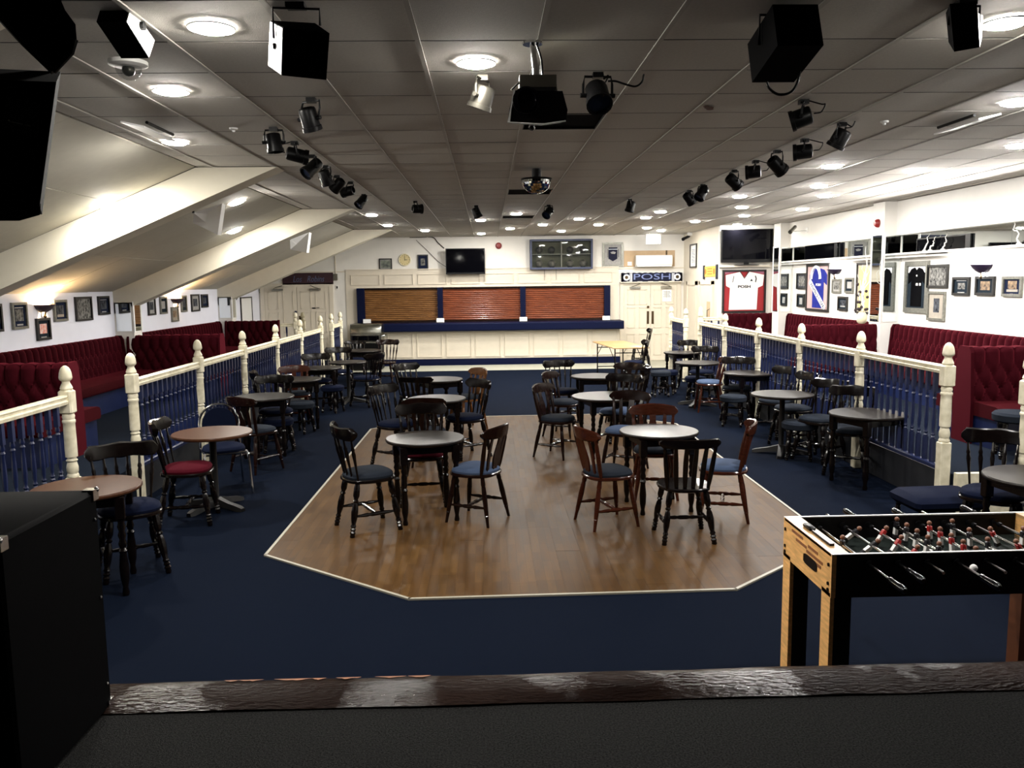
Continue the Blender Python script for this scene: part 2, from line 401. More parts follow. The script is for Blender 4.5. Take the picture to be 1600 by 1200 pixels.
# ---------------- ceiling: 2 x 2 ft lay-in tiles on a tee grid
cl = struct('ceiling', MB().bbox((XS-0.02, -3, ZC+0.03), (XR, YB, ZC+0.12)), 'void')
G = 0.61; gx0 = 0.28; gy0 = 4.34
tee = MB()
xs = [gx0+G*k for k in range(-6, 12)]; ys = [gy0+G*k for k in range(-12, 30)]
xs = [x for x in xs if XS < x < XR]; ys = [y for y in ys if y < YB]
for x in xs: tee.bbox((x-0.012, -3, ZC), (x+0.012, YB, ZC+0.008))
part('tee_grid', tee, 'tee_bar', cl, smooth=False)
ct_ = MB()
for y in ys: ct_.bbox((XS, y-0.008, ZC+0.010), (XR, y+0.008, ZC+0.014))
part('cross_tees', ct_, 'void', cl, smooth=False)
tile_me = MB().box((0, 0, 0.008), (G-0.026, G-0.016, 0.014)).mesh('ceiling_tile', 'tile', False)
far = MB(); dark = [(0, 3), (0, 11), (0, 18)]
edge_x = [XS]+xs+[XR]
for i in range(len(edge_x)-1):
    for j, y in enumerate(ys):
        k = j-12; a, b_ = edge_x[i], edge_x[i+1]; kx = round((a-gx0)/G)
        if (kx, k) in dark and b_-a > 0.5: continue
        full = b_-a > G-0.01 and y+G < YB
        cx, cy = (a+b_)/2, y+G/2
        sag = random.random(); tilt = (random.uniform(-.0012, .0012), random.uniform(-.0012, .0012)) if sag < .86 else (random.uniform(-.007, .007), random.uniform(-.004, .004))
        if full and 3.6 < y < 10.4:
            o = link('ceiling_tile', tile_me, cl, (cx, cy, ZC+0.008)); o.rotation_euler = (tilt[0], tilt[1], 0)
        else:
            y1 = min(y+G, YB)
            X = Matrix.Translation((cx, (y+y1)/2, ZC+0.008)) @ Euler((tilt[0], tilt[1], 0)).to_matrix().to_4x4()
            far.box((0, 0, 0.008), (b_-a-0.026, y1-y-0.016, 0.014), X)
o = part('far_ceiling_tiles', far, 'tile', cl, smooth=False); o['kind'] = 'stuff'
for kx, k in dark:
    x, y = gx0+G*kx, gy0+G*k
    v = thing('ceiling_vent', ['dark square opening in the ceiling grid, just behind the projector', 'dark square opening in the ceiling grid, just behind the half mirror ball', 'dark square opening in the ceiling grid, closest to the bar wall'][dark.index((kx, k))], 'vent', (x+G/2, y+G/2, ZC), 0, 'dark ceiling openings')
    part('frame', MB().bbox((-.3, -.3, 0.005), (.3, -.285, .02)).bbox((-.3, .285, .005), (.3, .3, .02)).bbox((-.3, -.285, .005), (-.285, .285, .02)).bbox((.285, -.285, .005), (.3, .285, .02)), 'black_metal', v, smooth=False)
    part('backing', MB().bbox((-.285, -.285, .018), (.285, .285, .024)), 'black_cloth', v, smooth=False)

# ---------------- sloping ceiling over the left platform, in panels, with boxed-in rafters
ang = math.atan(SLP)
sl = MB(); sl.add([(XS, -3, ZC+0.03), (XS, YB, ZC+0.03), (XL-0.1, YB, 2.05-0.1*SLP+0.03), (XL-0.1, -3, 2.05-0.1*SLP+0.03),
                   (XS, -3, ZC+0.12), (XS, YB, ZC+0.12), (XL-0.1, YB, 2.05-0.1*SLP+0.12), (XL-0.1, -3, 2.05-0.1*SLP+0.12)],
                  [(0, 1, 2, 3), (7, 6, 5, 4), (0, 4, 5, 1), (1, 5, 6, 2), (2, 6, 7, 3), (3, 7, 4, 0)])
slo = struct('ceiling', sl, 'void')
SL = math.hypot(XS-XL, ZC-2.05)
cuts = [0, 0.9, 2.1, SL]
for bay0, bay1 in ((2.5, 8.7), (9.0, 13.5), (13.8, 18.65), (18.95, YB)):
    y = bay0
    while y < bay1-0.05:
        y1 = min(y+1.22, bay1)
        if bay1-y1 < .3: y1 = bay1
        for c in range(3):
            a, b_ = cuts[c], cuts[c+1]
            o = part('ceiling_panel', MB().box((-(a+b_)/2, (y1-y)/2, 0.012), (b_-a-0.006, y1-y-0.008, 0.016)), 'slope_panel', slo, smooth=False)
            o.location = (XS, y, ZC+random.uniform(0, .004)); o.rotation_euler = (random.uniform(-.002, .002), -ang, 0)
        y = y1
for n, y in ((5, 3.7), (6, 8.7), (7, 13.5), (8, 18.65)):
    pts = [(XL, 1.70), (-2.12, ZC), (XS, ZC), (XL, 2.06)]
    b = MB(); k = 4; vs = [(x, y, z) for x, z in pts]+[(x, y+0.3, z) for x, z in pts]
    b.add(vs, [(0, 1, 2, 3), (7, 6, 5, 4)]+[(i, i+4, (i+1) % 4+4, (i+1) % 4) for i in range(4)])
    struct('trim_%d' % n, b, 'cream')
# mirrored piers on both side walls
def pier(n, x0, x1, y0, y1, z1, face, ztop_mirror, facing=True):
    p = struct('trim_%d' % n, MB().bbox((x0, y0, PZ), (x1, y1, z1)), 'wall')
    s = 1 if face > 0 else -1; xf = x1 if s > 0 else x0
    a, b_ = (xf, xf+s*0.008); m = MB().bbox((min(a, b_), y0+0.03, 1.42), (max(a, b_), y1-0.03, ztop_mirror))
    part('mirror_panel', m, 'mirror', p, smooth=False)
    if facing: part('mirror_panel', MB().bbox((x0+0.03, y0-0.008, 1.42), (x1-0.03, y0, ztop_mirror)), 'mirror', p, smooth=False)
    e = MB()
    for yy in (y0, y1-0.03): e.bbox((min(xf, xf+s*0.014), yy-0.012*(yy == y0), 1.4), (max(xf, xf+s*0.014), yy+0.03, ztop_mirror+0.03))
    part('edge_bead', e, 'white', p, smooth=False)
pier(9, XL, -5.7, 13.5, 13.8, 1.88, 1, 1.86); pier(10, XL, -5.7, 18.65, 18.95, 1.88, 1, 1.86); pier(11, XL, -5.7, 8.7, 9.0, 1.88, 1, 1.86)
pier(12, 6.3, XR, 13.15, 13.55, ZC, -1, 2.80); pier(13, 6.3, XR, 17.85, 18.25, ZC, -1, 2.80); pier(14, 6.3, XR, 8.45, 8.85, ZC, -1, 2.80)
# bulkhead above the right wall's mirror strip, ledge below it
for n, (y0, y1) in ((15, (8.85, 13.15)), (16, (13.55, 17.85)), (17, (3.2, 8.45))):
    struct('trim_%d' % n, MB().bbox((XR-0.10, y0, 2.79), (XR, y1, ZC)), 'wall')
    lg = struct('trim_%d' % (n+3), MB().bbox((XR-0.16, y0, 2.475), (XR, y1, 2.505)).bbox((XR-0.11, y0, 2.43), (XR, y1, 2.475)), 'wall')
    yy = y0; q = 0
    while yy < y1-0.02:
        y2 = min(yy+1.5, y1)
        part('mirror_strip', MB().bbox((XR-0.012, yy+0.003, 2.505), (XR, y2-0.003, 2.79)), 'mirror', lg, smooth=False); yy = y2

# ---------------- dance floor: laminate boards inside a metal edging
DF = [(-1.78, 6.38), (-0.56, 5.40), (1.67, 5.44), (2.76, 6.42), (2.76, 12.05), (1.76, 13.06), (-0.70, 13.02), (-1.74, 12.05)]
def clip(poly, ax, val, keep_gt):
    out = []
    for i in range(len(poly)):
        p, q = poly[i], poly[(i+1) % len(poly)]
        a, b_ = (p[ax]-val)*(1 if keep_gt else -1), (q[ax]-val)*(1 if keep_gt else -1)
        if a >= 0: out.append(p)
        if (a >= 0) != (b_ >= 0):
            t = a/(a-b_); out.append((p[0]+(q[0]-p[0])*t, p[1]+(q[1]-p[1])*t))
    return out
dfo = group_of('floor')
bw, bl = 0.192, 1.29; i = 0; x = -1.80
while x < 2.8:
    y = 5.3-random.random()*bl
    while y < 13.2:
        P = DF
        for ax, v, g in ((0, x+0.0003, True), (0, x+bw-0.0003, False), (1, y+0.0003, True), (1, y+bl-0.0003, False)):
            P = clip(P, ax, v, g) if P else P
        if len(P) >= 3:
            ar = abs(sum(P[k][0]*P[(k+1) % len(P)][1]-P[(k+1) % len(P)][0]*P[k][1] for k in range(len(P))))/2
            if ar > 0.002: part('floor_board', MB().prism(P, 0.001, 0.008+random.uniform(-.0004, .0004)), 'laminate', dfo, smooth=False)
        y += bl
    x += bw
eg = MB()
for k in range(8):
    a, b_ = Vector((*DF[k], 0)), Vector((*DF[(k+1) % 8], 0)); d = (b_-a).normalized(); n_ = Vector((d.y, -d.x, 0))
    p = [a-n_*0.004-d*.01, b_-n_*0.004+d*.01, b_+n_*0.020+d*.01, a+n_*0.020-d*.01]
    eg.prism([(q.x, q.y) for q in p], 0.0, 0.0125)
part('edge_strip', eg, 'edge_metal', dfo, smooth=False)

# ---------------- bar wall: panelled upper fascia, picture rail, doors
wb = group_of('trim_21')
fa = MB(); fa.bbox((-3.72, YB-0.03, 2.02), (3.46, YB, 2.50)).bbox((-3.72, YB-0.05, 2.485), (3.46, YB, 2.51)).bbox((-3.72, YB-0.045, 2.02), (3.46, YB, 2.05))
part('fascia_board', fa, 'panel_paint', wb, smooth=False)
n = 8; pw = (3.36+3.64)/n
for i in range(n):
    x0 = -3.64+i*pw+0.06; x1 = x0+pw-0.12
    m = MB()
    for a, b_ in (((x0, 2.10), (x1, 2.115)), ((x0, 2.355), (x1, 2.37)), ((x0, 2.115), (x0+.015, 2.355)), ((x1-.015, 2.115), (x1, 2.355))):
        m.bbox((a[0], YB-0.055, a[1]), (b_[0], YB-0.03, b_[1]))
    part('panel_moulding', m, 'panel_paint', wb, smooth=False)
struct('trim_22', MB().bbox((-6.0, YB-0.02, 2.44), (-3.72, YB, 2.47)).bbox((3.46, YB-0.02, 2.44), (5.2, YB, 2.47)), 'panel_paint')
struct('trim_23', MB().bbox((-3.72, YB-0.035, 0), (-3.42, YB, 2.02)).bbox((3.2, YB-0.035, 0), (3.46, YB, 2.02)), 'panel_paint')
struct('baseboard_back', MB().bbox((3.46, YB-0.02, 0), (3.56, YB, 0.12)).bbox((5.1, YB-0.02, 0), (5.2, YB, 0.12)).bbox((-4.1, YB-0.02, 0), (-3.72, YB, 0.12)), 'panel_paint')
def double_door(name, x0, x1, ztop, plate, frame='panel_paint'):
    d = group_of(name); y = YB
    fr = MB().bbox((x0-0.1, y-0.05, 0), (x0, y, ztop+0.09)).bbox((x1, y-0.05, 0), (x1+0.1, y, ztop+0.09)).bbox((x0, y-0.05, ztop), (x1, y, ztop+0.09))
    part('door_frame', fr, frame, d, smooth=False)
    xm = (x0+x1)/2
    for s, a, b_ in ((-1, x0+.004, xm-.006), (1, xm+.006, x1-.004)):
        lf = part('door_leaf', MB().bbox((a, y-0.035, 0.01), (b_, y, ztop-.005)), frame, d, smooth=False)
        wv = b_-a
        for z0, z1 in ((0.15, 0.72), (0.88, 1.42), (1.50, ztop-0.12)):
            for c in (0, 1):
                p0 = a+0.09+c*(wv/2-0.03); p1 = p0+wv/2-0.15; m = MB()
                for q, r in (((p0, z0), (p1, z0+.014)), ((p0, z1-.014), (p1, z1)), ((p0, z0), (p0+.014, z1)), ((p1-.014, z0), (p1, z1))):
                    m.bbox((q[0], y-0.05, q[1]), (r[0], y-0.034, r[1]))
                part('panel_moulding', m, frame, lf, smooth=False)
        px = xm+s*0.065
        part('push_plate', MB().bbox((px-.032, y-0.042, 0.98), (px+.032, y-0.034, 1.32)), plate, lf, smooth=False)
        cxx = xm+s*0.42*wv*1.4
        cl_ = MB().bbox((cxx-.14, y-0.10, ztop-0.10), (cxx+.14, y-0.035, ztop-0.045)).tube([(cxx+.1*s, y-.1, ztop-.05), (cxx+.02*s, y-.24, ztop-.02), (cxx-.12*s, y-.07, ztop+.03)], .012, 5)
        part('door_closer', cl_, 'steel', lf, smooth=False)
    return d
d1 = double_door('door_1', -5.85, -4.16, 2.08, 'brass_dark'); d2 = double_door('door_2', 3.60, 5.02, 2.02, 'brass_dark')
part('lock_plate', MB().cyl((-5.05, YB-.045, 1.42), (-5.05, YB-.03, 1.42), .035, 12), 'blue_paint', d1)
part('finger_slot', MB().bbox((-4.62, YB-.046, 1.50), (-4.43, YB-.03, 1.535)), 'black_plastic', d1, smooth=False)
part('lock_plate', MB().bbox((4.22, YB-.046, 1.40), (4.28, YB-.03, 1.46)), 'brass_dark', d2, smooth=False)
# a side door with trim in the corner room's flank
d3 = group_of('door_3')
part('door_frame', MB().bbox((CX-0.05, 19.0, 0), (CX, 19.1, 2.1)).bbox((CX-0.05, 20.1, 0), (CX, 20.2, 2.1)).bbox((CX-.05, 19.0, 2.02), (CX, 20.2, 2.12)), 'panel_paint', d3, smooth=False)
lf = part('door_leaf', MB().bbox((CX-0.03, 19.1, 0.01), (CX, 20.1, 2.02)), 'panel_paint', d3, smooth=False)
part('glazed_panel', MB().bbox((CX-0.036, 19.22, 1.12), (CX-.028, 19.5, 1.62)), 'hardboard', lf, smooth=False)
part('pull_handle', MB().tube([(CX-.03, 19.24, 1.15), (CX-.09, 19.24, 1.2), (CX-.09, 19.24, 1.42), (CX-.03, 19.24, 1.46)], .012, 6), 'steel', lf)
d4 = group_of('door_4')
part('door_frame', MB().bbox((CX-0.05, 20.5, 0), (CX, 20.6, 2.1)).bbox((CX-0.05, 21.4, 0), (CX, 21.5, 2.1)).bbox((CX-.05, 20.5, 2.0), (CX, 21.5, 2.1)), 'panel_paint', d4, smooth=False)
part('door_leaf', MB().bbox((CX-0.03, 20.6, 0.01), (CX, 21.4, 2.0)), 'panel_paint', d4, smooth=False)
# ledge that carries the television on the corner room
struct('trim_24', MB().bbox((CX-0.02, CY-0.14, 2.40), (XR-.3, CY, 2.44)), 'panel_paint')
# ================================================================== bar counter and shutters
bar = thing('bar_counter', 'long cream panelled bar counter with navy top and navy kick board', 'bar', (0, 21.5, 0))
yb = -0.0
part('counter_body', MB().bbox((-3.45, 0.02, 0.0), (3.42, 0.46, 0.98)), 'panel_paint', bar, smooth=False)
ct = MB(); pr = [(-.26, .90), (-.28, .93), (-.28, 1.08), (-.26, 1.11), (.46, 1.11), (.46, .90)]
ct.rings([[(x, y, z) for y, z in pr] for x in (-3.52, 3.49)])
part('counter_top', ct, 'navy_paint', bar, smooth=False)
part('kick_board', MB().bbox((-3.46, -.01, 0), (3.44, .02, .17)).bbox((-3.46, -.03, 0), (3.44, -.01, .03)), 'navy_paint', bar, smooth=False)
n = 9; pw = 6.84/n
for i in range(n):
    a = -3.43+i*pw+.05; b_ = a+pw-.10; m = MB()
    for q, r in (((a, .22), (b_, .24)), ((a, .84), (b_, .86)), ((a, .24), (a+.02, .84)), ((b_-.02, .24), (b_, .84))):
        m.bbox((q[0], -0.008, q[1]), (r[0], .022, r[1]))
    part('panel_moulding', m, 'panel_paint', bar, smooth=False)
part('rail_moulding', MB().bbox((-3.45, .0, .86), (3.42, .02, .90)), 'panel_paint', bar, smooth=False)
fr = thing('shutter_frame', 'navy posts and head board framing the three bar shutters', 'frame', (0, 21.5, 0))
for a, b_ in ((-3.42, -3.22), (-1.32, -1.18), (0.85, 0.99), (3.06, 3.22)):
    part('post', MB().bbox((a, .30, 1.11), (b_, .47, 2.02)), 'navy_paint', fr, smooth=False)
part('head_board', MB().bbox((-3.42, .36, 1.97), (3.22, .47, 2.02)), 'dark_wood', fr, smooth=False)
for i, (a, b_, m, lb) in enumerate(((-3.22, -1.32, 'shutter_tan', 'closed tan wooden roller shutter at the left of the bar'), (-1.18, .85, 'shutter_red', 'closed reddish wooden roller shutter in the middle of the bar'), (.99, 3.06, 'shutter_red', 'closed reddish wooden roller shutter at the right of the bar'))):
    t = thing('roller_shutter', lb, 'shutter', ((a+b_)/2, 21.9, 1.11), 0, 'bar roller shutters')
    c = MB(); w2 = (b_-a)/2; rows = []
    k = 17; h = .86/k
    for j in range(k):
        z = j*h
        for dz, dy in ((0.004, .012), (.012, -.006), (h*.5, -.014), (h-.012, -.006), (h-.004, .012)): rows.append((dy, z+dz))
    c.rings([[(x, y, z) for y, z in rows] for x in (-w2, w2)], None, cap=False, close=False)
    sl_ = part('slats', c, m, t, smooth=False); sl_['kind'] = 'stuff'
    part('bottom_bar', MB().bbox((-w2, -.03, 0.0), (w2, .02, .05)), 'dark_wood', t, smooth=False)
for x, lb in ((-3.16, 'small white card at the foot of the left shutter post'), (-1.25, 'small white card at the foot of the post between left and middle shutters'), (.92, 'small white card at the foot of the post between middle and right shutters'), (3.1, 'small white card at the foot of the right shutter post')):
    solo('price_card', MB().bbox((-.10, -.01, 0), (.10, .005, .11)).bbox((-.1, -.01, 0), (.1, .05, .006)), 'white', lb, 'card', 'white cards along the bar', False, (x, 21.72, 1.11))

# ================================================================== railings with turned newels and balusters
NW = [(.046, 0.0), (.046, .006)]
def newel_mesh(hb, top):
    b = MB()
    b.cbox((0, 0, hb/2), (.098, .098, hb), .012)
    z0 = hb; z1 = top-.40
    pr = [(.047, 0), (.049, .01), (.040, .03), (.046, .05), (.047, .08), (.040, .115), (.036, .125), (.046, .14), (.036, .155), (.034, .18), (.036, .24)]
    b.lathe([(r, z0+z) for r, z in pr]+[(.048, z1-.36), (.049, z1-.30), (.047, z1-.12), (.046, z1-.08), (.052, z1-.07), (.052, z1-.055), (.045, z1-.045), (.050, z1-.02), (.044, z1)], None, 14)
    b.cbox((0, 0, z1+.10), (.104, .104, .20), .014)
    z = z1+.20
    b.lathe([(.044, z-.002), (.050, z+.012), (.044, z+.03), (.032, z+.055), (.030, z+.07), (.048, z+.085), (.052, z+.10), (.050, z+.115), (.047, z+.14), (.040, z+.165), (.028, z+.185), (.012, z+.198), (.001, z+.2)], None, 14)
    return b.mesh('newel_post', 'post_paint')
def baluster_mesh(z0, z1):
    L = z1-z0; b = MB(); q = .02
    b.box((0, 0, z0+L*.13), (.036, .036, L*.26)); b.box((0, 0, z1-L*.11), (.036, .036, L*.22))
    b.lathe([(.016, z0+L*.26), (.020, z0+L*.275), (.012, z0+L*.29), (.019, z0+L*.31), (.012, z0+L*.33), (.014, z0+L*.36), (.019, z0+L*.45), (.016, z0+L*.58), (.012, z0+L*.68), (.019, z0+L*.70), (.012, z0+L*.72), (.019, z0+L*.74), (.014, z0+L*.78)], None, 6)
    return b.mesh('baluster', 'blue_paint')
def rail_run(root, p0, p1, zr, zb, bal, posts, post_me, sp=.128, loc0=None):
    # hand rail, foot rail and balusters between two points; posts at the listed fractions
    d = Vector((p1[0]-p0[0], p1[1]-p0[1], 0)); L = d.length; d.normalize(); n_ = Vector((-d.y, d.x, 0))
    prf = [(-.030, -.075), (-.036, -.05), (-.022, -.04), (-.022, -.025), (-.034, -.012), (-.026, 0), (.026, 0), (.034, -.012), (.022, -.025), (.022, -.04), (.036, -.05), (.030, -.075)]
    hr = MB().rings([[(q[0]+n_.x*a, q[1]+n_.y*a, zr+z) for a, z in prf] for q in (p0, p1)])
    part('handrail', hr, 'post_paint', root)
    fb = MB().rings([[(q[0]+n_.x*a, q[1]+n_.y*a, zb+z) for a, z in ((-.03, -.03), (-.03, .0), (-.02, .012), (.02, .012), (.03, 0), (.03, -.03))] for q in (p0, p1)])
    part('foot_rail', fb, 'blue_paint', root, smooth=False)
    cur = [L*f for f in posts]
    k = int(L/sp)
    for i in range(k+1):
        s = (i+.5)*L/(k+1)
        if any(abs(s-c) < .075 for c in cur): continue
        o = link('baluster', bal, root, (p0[0]+d.x*s, p0[1]+d.y*s, 0)); o.rotation_euler = (0, 0, math.atan2(d.y, d.x))
    for c in cur: 
        o = link('newel_post', post_me, root, (p0[0]+d.x*c, p0[1]+d.y*c, 0)); o.rotation_euler = (0, 0, math.atan2(d.y, d.x))
nl = newel_mesh(.56, 1.49); nr = newel_mesh(.64, 1.54); balL = baluster_mesh(.39, 1.19); balR = baluster_mesh(.41, 1.26)
def fr_(ys, a, b_): return [(y-a)/(b_-a) for y in ys]
t = thing('railing', 'near left railing of blue balusters, ending at the newel nearest the stage', 'railing', (RL, 4.9, 0), 0, 'spindle railings')
def local(root, *pts): return [(p[0]-root.location.x, p[1]-root.location.y) for p in pts]
a, b_ = local(t, (RL, 3.3), (RL, 6.86)); rail_run(t, a, b_, 1.25, .38, balL, fr_([5.0, 6.86], 3.3, 6.86), nl)
t = thing('railing', 'long left railing of blue balusters between six cream newel posts', 'railing', (RL, 8.11, 0), 0, 'spindle railings')
a, b_ = local(t, (RL, 8.11), (RL, 17.28)); rail_run(t, a, b_, 1.23, .38, balL, fr_([8.11, 9.98, 11.8, 13.64, 15.41, 17.28], 8.11, 17.28), nl)
t = thing('railing', 'short far left railing turning the corner beside the chrome jukebox', 'railing', (RL, 18.48, 0), 0, 'spindle railings')
a, b_ = local(t, (RL, 18.48), (RL, 19.6)); rail_run(t, a, b_, 1.23, .38, balL, [0, 1], nl)
a, b_ = local(t, (-4.35, 19.6), (-5.9, 19.6)); rail_run(t, a, b_, 1.23, .38, balL, [0, .0], nl, .3)
link('newel_post', nl, t, (-4.52-RL, 19.6-18.48, 0))
t = thing('railing', 'long right railing of blue balusters between six cream newel posts', 'railing', (RR, 7.28, 0), 0, 'spindle railings')
a, b_ = local(t, (RR, 7.28), (RR, 15.98)); rail_run(t, a, b_, 1.33, .40, balR, fr_([7.28, 9.03, 10.78, 12.51, 14.3, 15.98], 7.28, 15.98), nr)
t = thing('railing', 'short far right railing near the double doors', 'railing', (RR, 17.18, 0), 0, 'spindle railings')
a, b_ = local(t, (RR, 17.18), (RR, 18.57)); rail_run(t, a, b_, 1.30, .40, balR, [0, 1], nr)
t = thing('railing', 'cross railing at the far end of the right platform', 'railing', (4.6, 18.5, 0), 0, 'spindle railings')
a, b_ = local(t, (4.72, 18.3), (5.2, 18.3)); rail_run(t, a, b_, 1.30, .40, balR, [0], nr, .2)
t = thing('railing', 'cream newel and rail at the right edge, beside the black chair', 'railing', (RR, 6.15, 0), 0, 'spindle railings')
a, b_ = local(t, (RR-.02, 6.12), (RR+.10, 3.6)); rail_run(t, a, b_, 1.33, .40, balR, [0, .7], nr)

# ================================================================== buttoned velvet benches
def tufted(L, zt, hgt=1.0, z0=.36, p=.15, d0=.17, d1=.10, res=8, ends=False):
    # grid along x in -L/2..L/2; the pad faces +y; buttons on a diamond lattice
    nb = max(2, round(L/p)); p = L/nb; nu = nb*res; q = .15; zb = zt-.17
    prof = []
    nz = 34
    for i in range(nz+1):
        z = z0+(zt-.05-z0)*i/nz; f = (z-z0)/(zt-z0); prof.append((d0+(d1-d0)*f, z, 1, 0))
    for i in range(1, 7):
        a = PI/2*i/6; r = .05; prof.append((d1-r+r*math.cos(a), zt-.05+r*math.sin(a), math.cos(a), math.sin(a)))
    prof.append((-.0, zt-.004, 0, 1)); 
    rows = []
    for y, z, ny, nz_ in prof:
        row = []
        for i in range(nu+1):
            s = i/res; t = (z-zb)/q
            if t > 0: h = abs(math.sin(PI*s))**.55
            else: h = (abs(math.sin(PI*(s+t/2)))*abs(math.sin(PI*(s-t/2))))**.42
            fade = 1 if z < zt-.002 else .4
            dd = .048*(h-1)*fade
            if z < z0+.05: dd *= (z-z0)/.05
            if nz_ > 0.9 and y < .02: dd = -.012*(1-h)
            row.append((-L/2+i*p/res, y+ny*dd, z+nz_*dd))
        rows.append(row)
    b = MB(); b.rings(rows, None, cap=False, close=False); return b
def bench(label, loc, rz, L, zt, double=False, cut=0, grp='buttoned red velvet benches'):
    t = thing('banquette', label, 'bench', loc, rz, grp)
    hs = .45
    def side(sgn):
        X = Matrix.Rotation(0 if sgn > 0 else PI, 4, 'Z')
        tb = tufted(L, zt); tb.v = [tuple(X @ Vector(v)) for v in tb.v]
        part('backrest', tb, 'velvet', t)
        if True:
            xa, xb = (-L/2+max(0, cut*sgn), L/2-max(0, -cut*sgn))
            st = MB(); pr = [(.06, .31), (.60, .31), (.62, .335), (.62, .40), (.60, .435), (.55, .45), (.10, .455), (.06, .44)]
            n = max(2, int(L/.6))
            st.rings([[(x, y, z) for y, z in pr] for x in (xa, xb)], X)
            part('seat', st, 'velvet_seat', t)
            part('plinth', MB().bbox((xa+.02, .06, 0), (xb-.02, .55, .312), X), 'blue_paint', t, smooth=False)
    side(1)
    if double: side(-1)
    for s in (-1, 1):
        e = MB(); x0, x1 = (s*L/2, s*(L/2+.035))
        pts = [(-.17 if double else 0, 0.0), (.17, 0), (.17, .42), (.125, zt-.06), (.09, zt+.004), (-.09 if double else 0, zt+.004)]
        if double: pts += [(-.125, zt-.06), (-.17, .42)]
        e.rings([[(x, y, z) for y, z in pts] for x in (min(x0, x1), max(x0, x1))])
        part('end_panel', e, 'velvet', t, smooth=False)
    return t
ZL, ZR = 1.0, 1.03
bench('red velvet wall bench along the left wall between the first two rafters', (XL+.01, 11.25, PZ), -PI/2, 4.4, ZL)
bench('red velvet wall bench along the left wall in the far bay', (XL+.01, 16.2, PZ), -PI/2, 4.4, ZL)
bench('double sided velvet bench across the left platform nearest the stage', (-5.10, 8.75, PZ), 0, 1.42, ZL, True, .48)
bench('dark velvet bench across the left platform below the second rafter', (-5.08, 13.60, PZ), PI, 1.42, ZL, True, -.48)
bench('dark velvet bench across the far end of the left platform', (-5.26, 18.7, PZ), PI, 1.12, ZL, False, -.48)
bench('bright red velvet wall bench along the right wall near the sconce', (XR-.01, 11.0, PZ), PI/2, 4.2, ZR)
bench('red velvet wall bench along the right wall in the far bay', (XR-.01, 15.75, PZ), PI/2, 4.1, ZR)
bench('double sided velvet bench across the right platform behind the round stool', (5.77, 8.72, PZ), PI, 1.26, ZR, True, .46)
bench('dark velvet bench across the right platform, below the vase of twigs', (5.76, 13.35, PZ), PI, 1.28, ZR, True, .46)
bench('dark velvet bench across the far end of the right platform under the framed white shirt', (5.84, 18.40, PZ), PI, 1.12, ZR, False, .46)
bench('red velvet wall bench along the right wall nearest the stage', (XR-.01, 7.85, PZ), PI/2, 1.2, ZR)

# ================================================================== tables
def top_mesh(r, m, name='table_top'):
    return MB().lathe([(r-.03, .705), (r-.006, .712), (r, .722), (r, .732), (r-.006, .740), (.001, .740)], None, 40, False).lathe([(.001, .705), (r-.03, .705)], None, 40, False).mesh(name, m)
leg_prof = [(.020, 0), (.026, .02), (.018, .06), (.030, .12), (.034, .20), (.024, .30), (.030, .32), (.020, .34), (.030, .37), (.020, .40), (.030, .43), (.020, .46), (.030, .49), (.022, .52), (.033, .55)]
lm = MB(); lm.lathe([(r*.95, z) for r, z in leg_prof], None, 10); lm.cbox((0, 0, .625), (.064, .064, .16), .006)
leg_me = lm.mesh('leg', 'black_wood')
ap = MB()
for a in range(4):
    X = Matrix.Rotation(a*PI/2, 4, 'Z'); ap.bbox((-.22, .222, .635), (.22, .242, .705), X)
apron_me = ap.mesh('apron', 'black_wood', False)
col_me = MB().lathe([(.045, .05), (.032, .08), (.032, .66), (.05, .69), (.16, .70), (.16, .706)], None, 14).mesh('column', 'iron')
ft = MB()
for a in range(4):
    X = Matrix.Rotation(a*PI/2+PI/4, 4, 'Z')
    ft.rings([[(x, -w, z0), (x, w, z0), (x, w*.7, z1), (x, -w*.7, z1)] for x, w, z0, z1 in ((.02, .045, .03, .11), (.16, .04, .02, .07), (.30, .04, .0, .045), (.34, .03, .0, .03))], X)
base_me = ft.mesh('pedestal_foot', 'iron')
tops = {}
def table(label, x, y, r, kind, m='table_dark', rz=0, z=0, name='pub_table'):
    t = thing(name, label, 'table', (x, y, z), rz, 'round pub tables')
    if (r, m) not in tops: tops[(r, m)] = top_mesh(r, m)
    link('table_top', tops[(r, m)], t)
    if kind == 'leg':
        link('apron', apron_me, t)
        for sx in (-1, 1):
            for sy in (-1, 1): link('leg', leg_me, t, (sx*.232, sy*.232, 0))
    else:
        link('column', col_me, t); link('pedestal_foot', base_me, t)
    return t
table('round brown topped table at the left railing, partly behind the black case', -2.83, 5.75, .36, 'leg', 'table_brown', .3)
table('round brown topped pedestal table beside the chair with the red seat at the left railing', -2.65, 7.86, .37, 'ped', 'table_brown', .3)
table('third round table from the stage along the left railing', -2.84, 10.41, .375, 'leg', rz=.2)
table('fourth round table from the stage along the left railing, beside the pale brown chair back', -2.87, 12.30, .37, 'leg', rz=.5)
table('fifth round table from the stage along the left railing', -2.84, 13.98, .36, 'leg', rz=.1)
table('shiny round pedestal table far along the left railing', -2.55, 14.97, .35, 'ped', rz=.6)
table('round table farthest along the left railing, in front of the chrome jukebox', -2.69, 17.58, .40, 'leg', rz=.2)
table('nearest round table on the left side of the dance floor', -.59, 7.40, .355, 'leg', rz=.25)
table('middle round table on the left side of the dance floor', -.64, 9.97, .355, 'leg', rz=.1)
table('farthest round table on the left side of the dance floor', -.74, 12.01, .355, 'leg', rz=.5)
table('nearest round table on the right side of the dance floor, with a bright reflection', 1.57, 7.55, .365, 'leg', rz=.15)
table('middle round table on the right side of the dance floor', 1.41, 9.95, .41, 'leg', rz=.2)
table('farthest round table on the right side of the dance floor', 1.57, 12.11, .365, 'leg', rz=.0)
